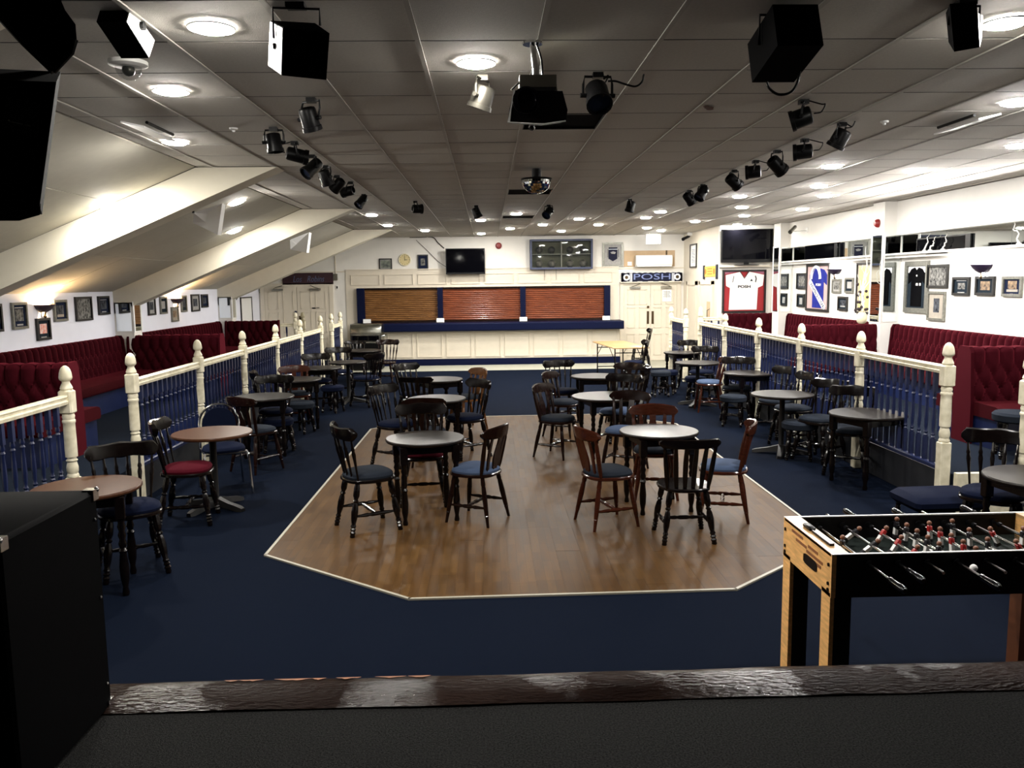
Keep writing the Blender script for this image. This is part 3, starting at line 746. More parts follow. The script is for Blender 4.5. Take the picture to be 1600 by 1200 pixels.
table('round table at the right edge behind the football table', 3.83, 5.52, .37, 'leg', rz=.1)
table('nearest round table along the right railing, tall behind the football table', 3.90, 8.33, .38, 'leg', rz=.35)
table('second round table along the right railing, a pedestal table with a grey sheen', 3.56, 9.87, .37, 'ped', rz=.4)
table('third round table along the right railing', 3.88, 12.21, .37, 'leg', rz=.2)
table('fourth round table along the right railing, on a cast pedestal', 3.54, 13.88, .38, 'ped', rz=.2)
table('farthest round table along the right railing', 3.76, 15.93, .36, 'leg', rz=.1)
t = thing('trestle_table', 'pale wood folding trestle table on black metal legs near the double doors', 'table', (2.87, 18.1, 0), .10)
part('table_top', MB().cbox((0, 0, .735), (.74, 2.0, .025), .004), 'beech', t)
for y in (-.8, .8):
    part('leg_frame', MB().tube([(-.3, y, 0), (-.3, y, .72)], .014, 6).tube([(.3, y, 0), (.3, y, .72)], .014, 6).tube([(-.3, y, .18), (.3, y, .18)], .011, 6).tube([(-.3, y, .62), (.3, y, .62)], .011, 6), 'black_metal', t)
for x in (-.3, .3):
    for s in (-1, 1): part('brace', MB().tube([(x, s*.8, .45), (x, s*.3, .715)], .008, 5), 'black_metal', t)

# ================================================================== chairs
def seat_outline(w, d, n=20):
    pts = []
    for i in range(n):
        a = 2*PI*i/n; c, s = math.cos(a), math.sin(a); e = .72
        x = math.copysign(abs(c)**e, c)*w/2*(1.0 if s > -.2 else 0.94); y = math.copysign(abs(s)**e, s)*d/2; pts.append((x, y))
    return pts
def cushion_mesh(w, d, z, h, m):
    o = seat_outline(w, d); r = []
    for k, zz in ((1.0, 0), (1.02, h*.4), (.97, h*.75), (.85, h*.95), (.5, h*1.12), (.01, h*1.15)): r.append([(x*k, y*k, z+zz) for x, y in o])
    return MB().rings(r).mesh('cushion', m)
def crest_mesh(kind, m):
    # bent top rail swept along an arc, its height varying along the length
    n = 18; b = MB(); rings = []
    for i in range(n+1):
        u = -1+2*i/n; x = u*.245; y = -.265+.055*u*u*1.35
        if kind == 'scroll':
            y = -.265+.085*u*u; zt = .903+.006*math.cos(2*PI*u)*(1-abs(u))+.006*max(0, abs(u)-.6)/.4; zb = .795-.005*math.cos(3*PI*u)*(1-u*u); th = .016+.010*max(0, abs(u)-.75)/.25
        elif kind == 'plain': zt = .875; zb = .795; th = .015
        else: zt = .890-.026*u*u; zb = .770+.014*u*u; th = .014
        e = math.sqrt(max(.05, 1-.9*(max(0, abs(u)-.86)/.14)**2))
        zm = (zt+zb)/2; hh = (zt-zb)/2*e; sl = .10*(1)
        rings.append([(x, y-th+ (z-.83)*-.18, z) for z in (zm-hh*.8,)]+[(x, y-th*1.05-(zm+hh*.2-.83)*.18, zm), (x, y-th*.9-(zm+hh*.8-.83)*.18, zm+hh*.85), (x, y-(zm+hh-.83)*.18, zm+hh), (x, y+th*.9-(zm+hh*.8-.83)*.18, zm+hh*.85), (x, y+th-(zm-.83)*.18, zm), (x, y+th*.8-(zm-hh*.8-.83)*.18, zm-hh*.85), (x, y-(zm-hh-.83)*.18, zm-hh)])
    b.rings(rings); return b.mesh('crest_rail', m)
leg_turned = [(0.0149, 0), (0.0218, .03), (0.0184, .07), (0.0242, .10), (0.0161, .13), (0.0242, .16), (0.0161, .19), (0.0242, .22), (0.0172, .26), (0.0253, .36), (0.0287, .48), (0.0230, .60), (0.0161, .65), (0.0253, .68), (0.0161, .71), (0.0264, .78), (0.0253, .92), (0.0184, 1)]
leg_plain = [(.013, 0), (.015, .15), (.016, .22), (.019, .235), (.016, .25), (.019, .27), (.022, .45), (.024, .6), (.020, .80), (.018, .83), (.022, .86), (.018, 1)]
str_p = [(.009, 0), (.011, .1), (.017, .3), (.012, .36), (.018, .42), (.018, .58), (.012, .64), (.017, .7), (.011, .9), (.009, 1)]
spin_p = [(.008, 0), (.009, .3), (.013, .5), (.017, .62), (.012, .70), (.016, .74), (.010, .80), (.008, 1)]
def chair_parts(kind, wood, seat_col, seat_wood=None):
    P = []
    plain = kind == 'slat'
    o = seat_outline(.43, .43)
    sm = MB().rings([[(x*k, y*k, z) for x, y in o] for k, z in ((.9, .425), (1, .435), (1, .452), (.97, .46), (.5, .458), (.01, .457))])
    P.append(('seat', sm.mesh('seat', wood)))
    if seat_col: P.append(('cushion', cushion_mesh(.41, .39, .455, .052, seat_col)))
    lp = leg_plain if plain else leg_turned
    for sx, sy in ((-1, 1), (1, 1), (-1, -1), (1, -1)):
        P.append(('leg', MB().rod((sx*.205, sy*.20-(.02 if sy < 0 else 0), 0), (sx*.145, sy*.14, .43), lp, 8).mesh('leg', wood)))
    def at(sx, sy, z): k = z/.43; return (sx*(.205-.06*k), sy*(.20-.06*k)-(.02*(1-k) if sy < 0 else 0), z)
    for sx in (-1, 1): P.append(('stretcher', MB().rod(at(sx, -1, .17), at(sx, 1, .17), str_p, 8).mesh('stretcher', wood)))
    P.append(('stretcher', MB().rod((-.18, 0, .172), (.18, 0, .172), str_p, 8).mesh('stretcher', wood)))
    P.append(('crest_rail', crest_mesh('slat' if plain else ('plain' if kind == 'plain' else 'scroll'), wood)))
    n = 6
    for i in range(n):
        u = -1+2*i/(n-1); xt, yt = u*.205, -.262+(.085 if kind == 'scroll' else .074)*(u*.84)**2; xb, yb_ = u*.165, -.178+.04*u*u
        if plain or kind == 'plain':
            if i in (0, n-1): P.append(('back_post', MB().rod((xb, yb_, .45), (xt, yt, .81), [(.013, 0), (.019, .2), (.020, .5), (.017, .8), (.012, .86), (.016, .9), (.012, 1)], 8).mesh('back_post', wood)))
            elif plain and i in (2, 3): continue
            else:
                s = MB(); rr = []
                for k in range(7):
                    f = k/6; bow = .018*math.sin(PI*f); x = xb+(xt-xb)*f; y = yb_+(yt-yb_)*f+bow*.6; z = .45+.36*f; wd = .014+.006*math.sin(PI*f)
                    rr.append([(x-wd, y-.007, z), (x+wd, y-.007, z), (x+wd, y+.007, z), (x-wd, y+.007, z)])
                P.append(('slat', s.rings(rr).mesh('slat', wood, False)))
        else: P.append(('spindle', MB().rod((xb, yb_, .45), (xt, yt, .82), spin_p, 7).mesh('spindle', wood)))
    if plain:   # shaped centre splat
        s = MB(); rr = []
        for k in range(9):
            f = k/8; y = -.178+(-.262+.178)*f+.01*math.sin(PI*f); z = .45+.36*f; wd = .030+.024*math.sin(PI*f*1.25)**2
            rr.append([(-wd, y-.007, z), (wd, y-.007, z), (wd, y+.007, z), (-wd, y+.007, z)])
        P.append(('splat', s.rings(rr).mesh('splat', wood, False)))
    return P
KIT = {}
def kit(kind, wood, seat):
    if (kind, wood, seat) not in KIT: KIT[(kind, wood, seat)] = chair_parts(kind, wood, seat)
    return KIT[(kind, wood, seat)]
def chair(label, x, y, fx, fy, kind, wood, seat, z=0, sc=1.0):
    t = thing('pub_chair', label, 'chair', (x, y, z), math.atan2(-fx, fy), 'wooden pub chairs')
    if kind == 'scroll': sc = 1.04
    if sc != 1: t.scale = (sc, sc, sc)
    for n, me in kit(kind, wood, seat): link(n, me, t)
    return t
B, D, W_, T = 'black_wood', 'dark_wood', 'brown_wood', 'tan_wood'
CH = [
 ('black spindle chair facing us behind the brown table next to the black case', -2.70, 6.10, .24, -.40, 'scroll', B, 'navy_fabric'),
 ('black spindle chair with a red seat, side on at the left railing', -2.74, 7.42, .34, .05, 'scroll', B, 'red_seat'),
 ('dark red-brown chair with its back to us behind the chrome framed chair', -2.70, 9.50, .22, .34, 'slat', D, 'grey_seat'),
 ('black chair facing us behind the third table of the left railing', -2.80, 10.80, .08, -.30, 'scroll', B, 'navy_fabric'),
 ('black chair against the left railing, only its crest showing behind the third table', -3.05, 11.62, .30, .10, 'scroll', B, 'grey_seat'),
 ('pale brown backed chair facing us behind the fourth table of the left railing', -2.96, 12.66, .10, -.30, 'slat', W_, 'grey_seat'),
 ('black chair with a glossy crest behind the fifth table of the left railing', -2.93, 14.22, .12, -.30, 'scroll', B, 'navy_fabric'),
 ('black chair behind the shiny pedestal table of the left railing', -2.80, 15.6, .10, -.30, 'scroll', B, 'navy_fabric'),
 ('black chair with its back to us at the aisle side of the left pedestal table', -2.15, 14.5, -.3, .2, 'scroll', B, 'navy_fabric'),
 ('wide black chair in front of the chrome jukebox', -2.95, 18.35, .05, -.30, 'plain', B, 'navy_fabric'),
 ('tall dark spindle chair standing at the aisle end beside the chrome jukebox', -2.20, 17.6, -.06, -.30, 'scroll', D, None),
 ('black spindle chair with a blue seat left of the nearest left-hand dance floor table', -1.07, 7.08, .88, .47, 'scroll', B, 'grey_seat'),
 ('black spindle chair with a red seat facing us behind the nearest left-hand dance floor table', -.66, 7.92, .10, -1, 'scroll', B, 'red_seat'),
 ('brown chair with a blue seat right of the nearest left-hand dance floor table', -.13, 7.27, -.80, .42, 'slat', D, 'pale_seat'),
 ('black spindle chair left of the middle left-hand dance floor table', -1.09, 9.64, .75, -.5, 'scroll', B, 'navy_fabric'),
 ('dark red chair with its back to us at the middle left-hand dance floor table', -.71, 9.20, .05, 1, 'slat', D, 'grey_seat'),
 ('black chair with open back right of the middle left-hand dance floor table', -.30, 10.02, -.75, -.5, 'scroll', B, 'navy_fabric'),
 ('black chair with a glossy crest left of the farthest left-hand dance floor table', -1.10, 12.25, .6, -.55, 'scroll', B, 'navy_fabric'),
 ('black chair with its back to us at the farthest left-hand dance floor table', -.95, 11.34, .22, 1, 'plain', B, 'navy_fabric'),
 ('light brown backed chair right of the farthest left-hand dance floor table', -.33, 11.95, -.8, -.5, 'slat', T, 'grey_seat'),
 ('brown chair with a dark blue seat left of the nearest right-hand dance floor table', 1.02, 7.07, .93, .30, 'slat', W_, 'grey_seat'),
 ('all black slatted chair with its back to us, nearest right on the dance floor', 1.59, 6.63, 0, 1, 'plain', B, None),
 ('brown chair with a pale blue seat right of the nearest right-hand dance floor table', 2.08, 7.20, -.89, .25, 'slat', W_, 'pale_seat'),
 ('glossy brown chair facing us behind the nearest right-hand dance floor table', 1.62, 7.97, -.10, -1, 'slat', W_, 'grey_seat'),
 ('brown chair on plain legs left of the middle right-hand dance floor table', .82, 9.93, .80, -.55, 'slat', D, 'grey_seat'),
 ('dark red chair with a blue seat in front of the middle right-hand dance floor table', 1.50, 9.05, -.45, -.85, 'slat', D, 'pale_seat'),
 ('black chair with a glinting crest behind the middle right-hand dance floor table', 1.62, 10.3, -.5, -.75, 'scroll', B, 'pale_seat'),
 ('black round backed chair between the middle and far right-hand dance floor tables', 1.98, 11.52, -.7, .2, 'scroll', B, 'navy_fabric'),
 ('small red-brown backed chair left of the farthest right-hand dance floor table', 1.02, 11.30, .75, -.45, 'slat', D, 'grey_seat'),
 ('black chair facing us behind the farthest right-hand dance floor table, left side', 1.12, 12.32, .3, -.9, 'scroll', B, 'navy_fabric'),
 ('brown round crested chair facing us behind the farthest right-hand dance floor table', 2.02, 12.32, -.5, -.8, 'slat', D, 'grey_seat'),
 ('black chair at the right edge of the photo behind the football table', 3.80, 6.02, -.6, -.75, 'scroll', B, 'navy_fabric'),
 ('black chair nearest along the right railing, side on', 3.86, 9.46, -.8, -.5, 'scroll', B, 'grey_seat'),
 ('black chair facing us behind the nearest right railing table', 3.90, 8.76, -.55, -.85, 'scroll', B, 'grey_seat'),
 ('black chair behind the second right railing table, near the newel', 3.88, 10.98, -.85, -.45, 'scroll', B, 'grey_seat'),
 ('black chair pressed to the right railing beside the second table', 3.86, 10.30, -.95, -.2, 'scroll', B, 'grey_seat'),
 ('brown chair with a pale blue seat seen side on at the third right railing table', 3.58, 13.28, -1, .1, 'slat', W_, 'pale_seat'),
 ('black chair facing us behind the third right railing table', 3.77, 12.40, -.35, -.9, 'scroll', B, 'grey_seat'),
 ('black chair facing us behind the fourth right railing table', 3.80, 14.60, -.5, -.85, 'scroll', B, 'navy_fabric'),
 ('black chair facing us behind the farthest right railing table', 3.95, 16.15, -.3, -1, 'scroll', B, 'navy_fabric'),
 ('black chair standing side on by the double doors', 3.80, 20.6, -1, .1, 'scroll', B, None),
 ('black chair in profile in front of the pale trestle table', 2.93, 16.55, -1, .05, 'scroll', B, 'navy_fabric'),
]
for c in CH: chair(*c)
# chrome stacking chair
t = thing('stacking_chair', 'chrome framed chair with a round topped navy back at the left railing', 'chair', (-2.78, 8.56, 0), math.atan2(-.30, -.62))
arc = [(-.20, -.20, .40), (-.20, -.215, .66)]+[(-.20*math.cos(a), -.22-.02*math.sin(a), .68+.20*math.sin(a)) for a in [PI*k/10 for k in range(11)]]+[(.20, -.215, .66), (.20, -.20, .40)]
part('back_frame', MB().tube(arc, .0125, 8), 'chrome', t)
pts = [(-.17, -.008)]+[(-.17*math.cos(PI*k/10), .17*math.sin(PI*k/10)+.12) for k in range(11)]+[(.17, -.008)]
pad = MB(); pad.prism([(x, z) for x, z in pts], -.015, .015, Matrix.Translation((0, -.217, .56)) @ Matrix.Rotation(PI/2, 4, 'X')); part('back_pad', pad, 'navy_fabric', t)
link('cushion', cushion_mesh(.42, .42, .43, .055, 'navy_fabric'), t)
for sx in (-1, 1):
    part('leg', MB().tube([(sx*.20, .18, .43), (sx*.215, .21, .40), (sx*.235, .24, 0)], .0125, 8), 'chrome', t)
    part('leg', MB().tube([(sx*.20, -.20, .43), (sx*.21, -.22, .2), (sx*.225, -.27, 0)], .0125, 8), 'chrome', t)
    part('seat_rail', MB().tube([(sx*.20, -.20, .42), (sx*.20, .18, .43)], .0125, 8), 'chrome', t)
part('seat_rail', MB().tube([(-.2, .19, .42), (.2, .19, .42)], .0125, 8), 'chrome', t)
# low stools
def stool(label, x, y, z, r, h, seatm, rz=.4, name='low_stool'):
    t = thing(name, label, 'stool', (x, y, z), rz, 'low round stools')
    part('seat', MB().lathe([(r-.02, h-.10), (r, h-.085), (r+.004, h-.03), (r-.02, h-.006), (r*.6, h), (.001, h)], None, 24), seatm, t)
    for a in range(4):
        q = a*PI/2; c, s = math.cos(q), math.sin(q)
        part('leg', MB().rod((c*r*.95, s*r*.95, 0), (c*r*.7, s*r*.7, h-.09), leg_turned, 8), 'black_wood', t)
    part('stretcher', MB().rod((-r*.85, 0, .16), (r*.85, 0, .16), str_p, 8).rod((0, -r*.85, .16), (0, r*.85, .16), str_p, 8), 'black_wood', t)
stool('round dark blue stool on the right platform in front of the velvet bench', 5.15, 7.85, PZ, .21, .46, 'grey_seat')
stool('low blue topped stool in the right aisle beside the pale trestle table', 3.15, 15.05, 0, .19, .48, 'grey_seat', .8)
stool('low dark stool beside the farthest right railing table', 3.35, 15.35, 0, .19, .46, 'navy_fabric')
stool('low stool under the fourth right railing table', 3.62, 14.35, 0, .18, .45, 'navy_fabric')
stool('low grey stool at the aisle side of the fourth left railing table', -2.72, 11.9, 0, .19, .46, 'grey_seat')
stool('low dark stool at the aisle side of the third left railing table', -2.70, 10.5, 0, .19, .45, 'navy_fabric')
stool('low dark stool at the aisle side of the fifth left railing table', -2.62, 13.8, 0, .19, .46, 'navy_fabric')
stool('low blue stool in front of the second right railing table', 3.66, 9.55, 0, .20, .46, 'grey_seat')
stool('low blue stool in front of the third right railing table', 3.55, 11.85, 0, .19, .46, 'grey_seat')
# upholstered footstool in front of the right platform
t = thing('footstool', 'wide dark navy upholstered footstool beside the cream newel, behind the football table', 'footstool', (3.72, 6.62, 0), .05)
part('cushion', MB().cbox((0, 0, .29), (.62, .46, .12), .04), 'navy_fabric', t)
for sx in (-1, 1):
    for sy in (-1, 1): part('leg', MB().rod((sx*.26, sy*.18, 0), (sx*.24, sy*.17, .24), leg_plain, 8), 'black_wood', t)
# ================================================================== ceiling lamps
ring_me = MB().lathe([(.088, .0), (.106, -.004), (.110, .004), (.088, .008)], None, 28, False).mesh('ring', 'white_plastic')
dif = {}
for k in ('lamp', 'lamp_right', 'lamp_slope'):
    dm = MB().lathe([(.088, .0), (.087, -.006), (.075, -.013), (.04, -.016), (.001, -.0165)], None, 24, False); dif[k] = dm.mesh('diffuser', k)
NEAR = {(330, 43): 'bright round downlight nearest the stage on the left, between two hanging speakers', (267, 142): 'round downlight second from the stage on the left', (274, 222): 'round downlight third from the stage on the left, below the hinged flap',
 (744, 98): 'round downlight in the middle, just above the silver spotlight', (1572, 35): 'bright round downlight nearest the stage on the right', (1590, 160): 'round downlight at the right edge of the photo, upper one', (1592, 228): 'round downlight at the right edge of the photo, lower one',
 (1430, 268): 'round downlight between the right edge and the right spotlight row', (1300, 260): 'round downlight nearest the slim spotlight of the right row'}
PX = [(330, 43), (267, 142), (274, 222), (744, 98), (1572, 35), (1590, 160), (1592, 228), (1430, 268), (1300, 260)]
MIDR = [(1279, 291), (1289, 306), (1253, 327), (1156, 307), (1159, 324), (1163, 337), (1152, 351)]
FARC = [(581, 336), (606, 352), (664, 360), (751, 344), (752, 365), (797, 357), (807, 334), (848, 351), (877, 361), (905, 342), (935, 351), (1009, 340), (1011, 356), (1032, 331), (1033, 360), (1086, 346)]
def downlight(p, lb):
    q = at_z(p[0], p[1], ZC); k = 'lamp_right' if q.x > 3.65 and q.y < 13 else 'lamp'
    t = thing('downlight', lb, 'ceiling light', (q.x, q.y, ZC-.004), 0, 'round recessed downlights')
    link('ring', ring_me, t); link('diffuser', dif[k], t)
for p in PX: downlight(p, NEAR[p])
for i, p in enumerate(sorted(MIDR)): downlight(p, 'round downlight %s from the left, between right spotlight row and right wall' % ORD[i])
for i, p in enumerate(FARC): downlight(p, 'small round downlight, %s from the left in the field near the bar' % ORD[i])
for (px, py), lb in (((163, 316), 'downlight in the sloping ceiling before the first rafter'), ((371, 315), 'upper downlight in the sloping ceiling between first and second rafter'), ((367, 360), 'lower downlight in the sloping ceiling between first and second rafter')):
    d = ray(px, py); k = (ZC-SLP*XS-EYE.z)/(d.z-SLP*d.x); q = EYE+d*k
    t = thing('downlight', lb, 'ceiling light', q-Vector((-.2, 0, .5)).normalized()*.006+Vector((0, 0, -.004)), group='round recessed downlights', rot=(0, -ang, 0))
    link('ring', ring_me, t); link('diffuser', dif['lamp_slope' if py == 316 else 'lamp'], t)

# ================================================================== spotlights: can, lens, yoke and clamp
def can(label, mount, back, front, r=.062, m='black_metal', depth=0.0, cable=False, grp='black ceiling spotlights', name='spotlight', L=None):
    q = at_z(mount[0], mount[1], ZC); Y = q.y
    a = at_y(back[0], back[1], Y); b_ = at_y(front[0], front[1], Y+depth)
    if L: b_ = a+(b_-a).normalized()*L
    t = thing(name, label, 'spotlight', (q.x, q.y, ZC), 0, grp)
    a -= t.location; b_ -= t.location; ax = (b_-a).normalized(); LL = (b_-a).length
    c = MB().rod(a, b_, [(r*.55, -.06), (r*.85, -.02), (r*.95, .06), (r*.97, .8), (r*1.08, .81), (r*1.10, 1.0), (r*.98, 1.0), (r*.95, .86), (.001, .85)], 16, False)
    part('can', c, m, t)
    part('lens', MB().rod(a, b_, [(r*.94, .87), (.001, .90)], 16, False), 'glass_dark', t)
    mid = a*.55+b_*.45; side = ax.cross(Vector((0, 0, 1)))
    side = side.normalized() if side.length > .15 else Vector((1, 0, 0))
    topz = Vector((0, 0, -.022)); w2 = r*1.22
    part('yoke', MB().tube([mid+side*w2, mid*.4+topz*.6+side*w2, topz+side*w2*.9, topz-side*w2*.9, mid*.4+topz*.6-side*w2, mid-side*w2], .0075, 6), m, t)
    for s in (-1, 1): part('pivot_knob', MB().cyl(mid+side*s*r*.9, mid+side*s*(w2+.016), .013, 8), m, t)
    part('clamp', MB().bbox((-.03, -.025, -.03), (.03, .025, 0)), m, t, smooth=False)
    if cable:
        s = 1 if cable > 0 else -1; p0 = a-ax*.02
        part('cable', MB().hose([p0, p0+Vector((s*.05, 0, .01)), p0+Vector((s*.075, 0, .06)), Vector((p0.x+s*.05, p0.y, -.03)), Vector((s*.03, 0, -.004))], .005, 5), 'black_plastic', t)
LC = [((486, 153), (479, 170), (489, 204), .05, 0), ((427.5, 199), (426, 210), (431, 238), .0, 0), ((460.5, 221), (449, 239), (481, 247), .05, -1), ((487.5, 242), (497.6, 254), (477, 272), -.1, 0), ((509, 258.5), (505, 267), (513, 289), .05, 0), ((527, 274), (534, 282), (521, 297), .05, 0), ((548, 284), (551.6, 297), (535, 301), .05, 0), ((568.5, 303.5), (569.6, 309), (559.5, 321.5), -.08, 0)]
for i, (m_, a, b_, dp, cb) in enumerate(LC): can('black can spotlight, %s from the stage in the left row' % ORD[i], m_, a, b_, .060, 'black_metal', dp, cb)
RC = [((1255.6, 156), (1267, 179), (1235, 190.6), .05, 1), ((1315.6, 191.6), (1319, 204), (1304, 230), .05, 1), ((1257.5, 217), (1268, 235.6), (1239, 239), .05, 1), ((1214, 234.7), (1206, 250), (1223, 268), .05, 0), ((1180.6, 250.6), (1188, 267.5), (1164.7, 270), .05, 1), ((1147, 265.6), (1139, 277), (1154, 291), .05, 0), ((1098, 288), (1101, 294), (1091.6, 310), -.05, 0), ((1077, 297), (1072, 303.6), (1082, 317), .05, 0)]
for i, (m_, a, b_, dp, cb) in enumerate(RC): can('black can spotlight, %s from the stage in the right row' % ORD[i], m_, a, b_, .066, 'black_metal', dp, cb)
for i, (m_, a, b_, dp) in enumerate([((649, 314), (645, 326.5), (660, 326.5), .05), ((744, 321), (741.5, 325.6), (748, 340), 0), ((857, 320), (860, 327.5), (853, 337), -.1), ((984, 311), (987, 315), (983, 331), 0)]):
    can('small black spotlight, %s from the left in the row facing the bar' % ORD[i], m_, a, b_, .066, 'black_metal', dp)
can('grey metal can spotlight left of the projector, under the middle downlight', (754, 118), (758, 136), (748, 170), .068, 'grey_metal', .02, grp='spotlights beside the projector')
can('black can spotlight right of the projector, turned towards us, with a looping cable', (934, 114), (931, 138), (937, 164), .070, 'black_metal', -.10, 1, grp='spotlights beside the projector')
ca = at_z(1006, 116, ZC)
solo('cable', MB().hose([at_y(950, 127, 5.0), at_y(962, 127, 5.0), at_y(978, 132, 5.0), at_y(993, 135, 5.0), at_y(1003, 128, 5.0), ca], .006, 6), 'black_plastic', 'black cable looping from the spotlight right of the projector to the ceiling', 'cable')

# ================================================================== hanging loudspeakers
def hexa(name, fr, rr, m, parent):
    # eight corners: front and rear quads (tl, tr, br, bl)
    b = MB(); vs = [Vector(p)-parent.location for p in fr]+[Vector(p)-parent.location for p in rr]
    b.add(vs, [(3, 2, 1, 0), (4, 5, 6, 7), (0, 1, 5, 4), (1, 2, 6, 5), (2, 3, 7, 6), (3, 0, 4, 7)]); return part(name, b, m, parent, smooth=False)
def yoke(t, p, q, w_=.006):      # bracket strap from the cabinet's sides up to the ceiling
    p = Vector(p)-t.location; q = Vector(q)-t.location
    part('bracket', MB().tube([p, (p.x, p.y, -.02), (q.x, q.y, -.02), q], w_, 5).bbox(((p.x+q.x)/2-.04, (p.y+q.y)/2-.03, -.02), ((p.x+q.x)/2+.04, (p.y+q.y)/2+.03, 0)), 'black_metal', t)
t = thing('hanging_speaker', 'black hanging loudspeaker with one brightly lit side, left of the middle', 'speaker', at_z(470, 8, ZC), 0, 'hanging loudspeakers')
F = [at_y(x, y, 3.62) for x, y in ((443, 43), (515, 52), (510, 125), (441, 118))]; Rr = [at_y(x, y, 3.86) for x, y in ((423, 32), (492, 36), (490, 104), (420, 103))]
hexa('cabinet', F, Rr, 'black_cloth', t)
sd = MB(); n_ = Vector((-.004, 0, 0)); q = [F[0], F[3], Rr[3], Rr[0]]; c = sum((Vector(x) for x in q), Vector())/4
sd.add([c+(Vector(x)-c)*.97+n_-t.location for x in q], [(0, 1, 2, 3)]); part('side_panel', sd, 'white', t, label='side face painted white as if lit', smooth=False)  # light falling on this side is put in as a white sheet
part('drivers', MB().rod(at_y(467, 81, 3.618)-t.location, at_y(467, 81, 3.606)-t.location, [(.03, 0), (.03, 1), (.022, 1), (.001, .2)], 16).rod(at_y(487, 108, 3.617)-t.location, at_y(487, 108, 3.608)-t.location, [(.014, 0), (.014, 1)], 12), 'black_plastic', t)
part('knob', MB().cyl(at_y(431, 72, 3.74)-t.location, at_y(427, 72, 3.74)-t.location, .014, 8), 'black_metal', t)
yoke(t, at_y(428, 60, 3.74), at_y(500, 40, 3.76))
def wedge(label, X, side, wdt, pts, bright=False, br=None):
    q = [at_x(x, y, X) for x, y in pts]; c = sum(q, Vector())/len(q)
    t = thing('hanging_speaker', label, 'speaker', (c.x+side*wdt/2, c.y, ZC), 0, 'hanging loudspeakers')
    q = [v-t.location for v in q]; n = len(q); o = Vector((side*wdt, 0, 0))
    b = MB(); b.add(q+[v+o for v in q], [tuple(range(n)), tuple(range(2*n-1, n-1, -1))]+[(i, i+n, (i+1) % n+n, (i+1) % n) for i in range(n)])
    part('cabinet', b, 'cabinet_black', t, smooth=False)
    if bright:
        cc = sum(q, Vector())/n; e = Vector((-side*.004, 0, 0)); part('side_panel', MB().add([cc+(v-cc)*.97+e for v in q], [tuple(range(n))]), 'white', t, label='side face painted pale as if lit', smooth=False)  # lit flank of the black cabinet, its light painted in white
        part('knob', MB().cyl(cc-o*.02, cc-Vector((side*.02, 0, 0)), .02, 8), 'black_metal', t)
    cc = sum(q, Vector())/n
    p0, p1 = cc-Vector((side*.012, 0, 0)), cc+o+Vector((side*.012, 0, 0))
    part('bracket', MB().tube([p0, (p0.x, p0.y, -.015), (p1.x, p1.y, -.015), p1], .007, 5).bbox((-.05, cc.y-.03, -.02), (.05, cc.y+.03, 0)), 'black_metal', t)
    return t, q
wedge('black wedge shaped hanging speaker with a pale lit side, upper left', -1.56, -1, .125, [(204, 6), (218, 10), (221, 35), (241, 64), (232, 91), (196, 34)], True)
t, q = wedge('big black wedge shaped hanging speaker with a looping cable, upper right', 1.26, 1, .20, [(1207, 7), (1215, 71), (1175, 129), (1168, 69)])
lo = MB().hose([at_y(x, y, 3.9)-t.location for x, y in ((1198, 128), (1202, 138), (1212, 146), (1222, 148), (1234, 145), (1242, 137), (1248, 122), (1250, 108))], .006, 6); part('cable', lo, 'black_plastic', t)
t = thing('hanging_speaker', 'black hanging speaker beside the bright downlight at the top right corner', 'speaker', at_z(1508, 2, ZC), 0, 'hanging loudspeakers')
hexa('cabinet', [at_y(x, y, 3.66) for x, y in ((1484, 6), (1526, 2), (1531, 74), (1491, 81))], [at_y(x, y, 3.86) for x, y in ((1478, 20), (1516, 16), (1521, 62), (1482, 66))], 'cabinet_black', t)
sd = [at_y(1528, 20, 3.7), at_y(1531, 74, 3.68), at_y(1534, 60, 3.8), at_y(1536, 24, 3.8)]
part('side_panel', MB().add([v-t.location for v in sd], [(0, 1, 2, 3)]), 'white', t, smooth=False, label='side strip painted white as if lit')  # white strip painted for the light along this edge
yoke(t, at_y(1482, 40, 3.75), at_y(1530, 36, 3.75))
# projector
t = thing('projector', 'dark ceiling projector on a metal drop pole, in the middle', 'projector', at_z(832, 66, ZC), 0)
Y0 = 4.28
def lc(x, y, Y=Y0): return at_y(x, y, Y)-t.location
fr = [lc(*p) for p in ((803, 141), (879, 142), (887, 172), (884, 188), (851, 193), (793, 190), (796, 170))]
rr = [lc(x, y, Y0+.26) for x, y in ((803, 152), (871, 152), (878, 180), (876, 192), (846, 196), (797, 193), (799, 178))]
b = MB(); b.add(fr+rr, [tuple(range(6, -1, -1)), tuple(range(7, 14))]+[(i, (i+1) % 7, (i+1) % 7+7, i+7) for i in range(7)])
part('body', b, 'black_plastic', t, smooth=False)
part('trim_band', MB().tube([lc(793, 191, Y0-.004), lc(820, 193.5, Y0-.004), lc(851, 194, Y0-.004), lc(884, 189, Y0-.004)], .004, 5), 'white_plastic', t)
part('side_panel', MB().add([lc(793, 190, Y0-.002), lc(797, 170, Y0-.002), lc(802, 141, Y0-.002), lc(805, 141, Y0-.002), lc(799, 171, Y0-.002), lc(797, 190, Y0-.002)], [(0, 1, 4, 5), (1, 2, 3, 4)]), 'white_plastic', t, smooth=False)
c = lc(822, 158)
part('lens', MB().rod(c, c+Vector((0, -.03, 0)), [(.062, 0), (.060, .9), (.05, 1), (.045, .7), (.02, .5), (.001, .6)], 20), 'screen', t)
part('lens_rim', MB().rod(c, c+Vector((0, -.02, 0)), [(.068, 0), (.068, 1), (.062, 1), (.062, 0)], 20, False), 'black_plastic', t)
pb = lc(838, 118, 4.34)
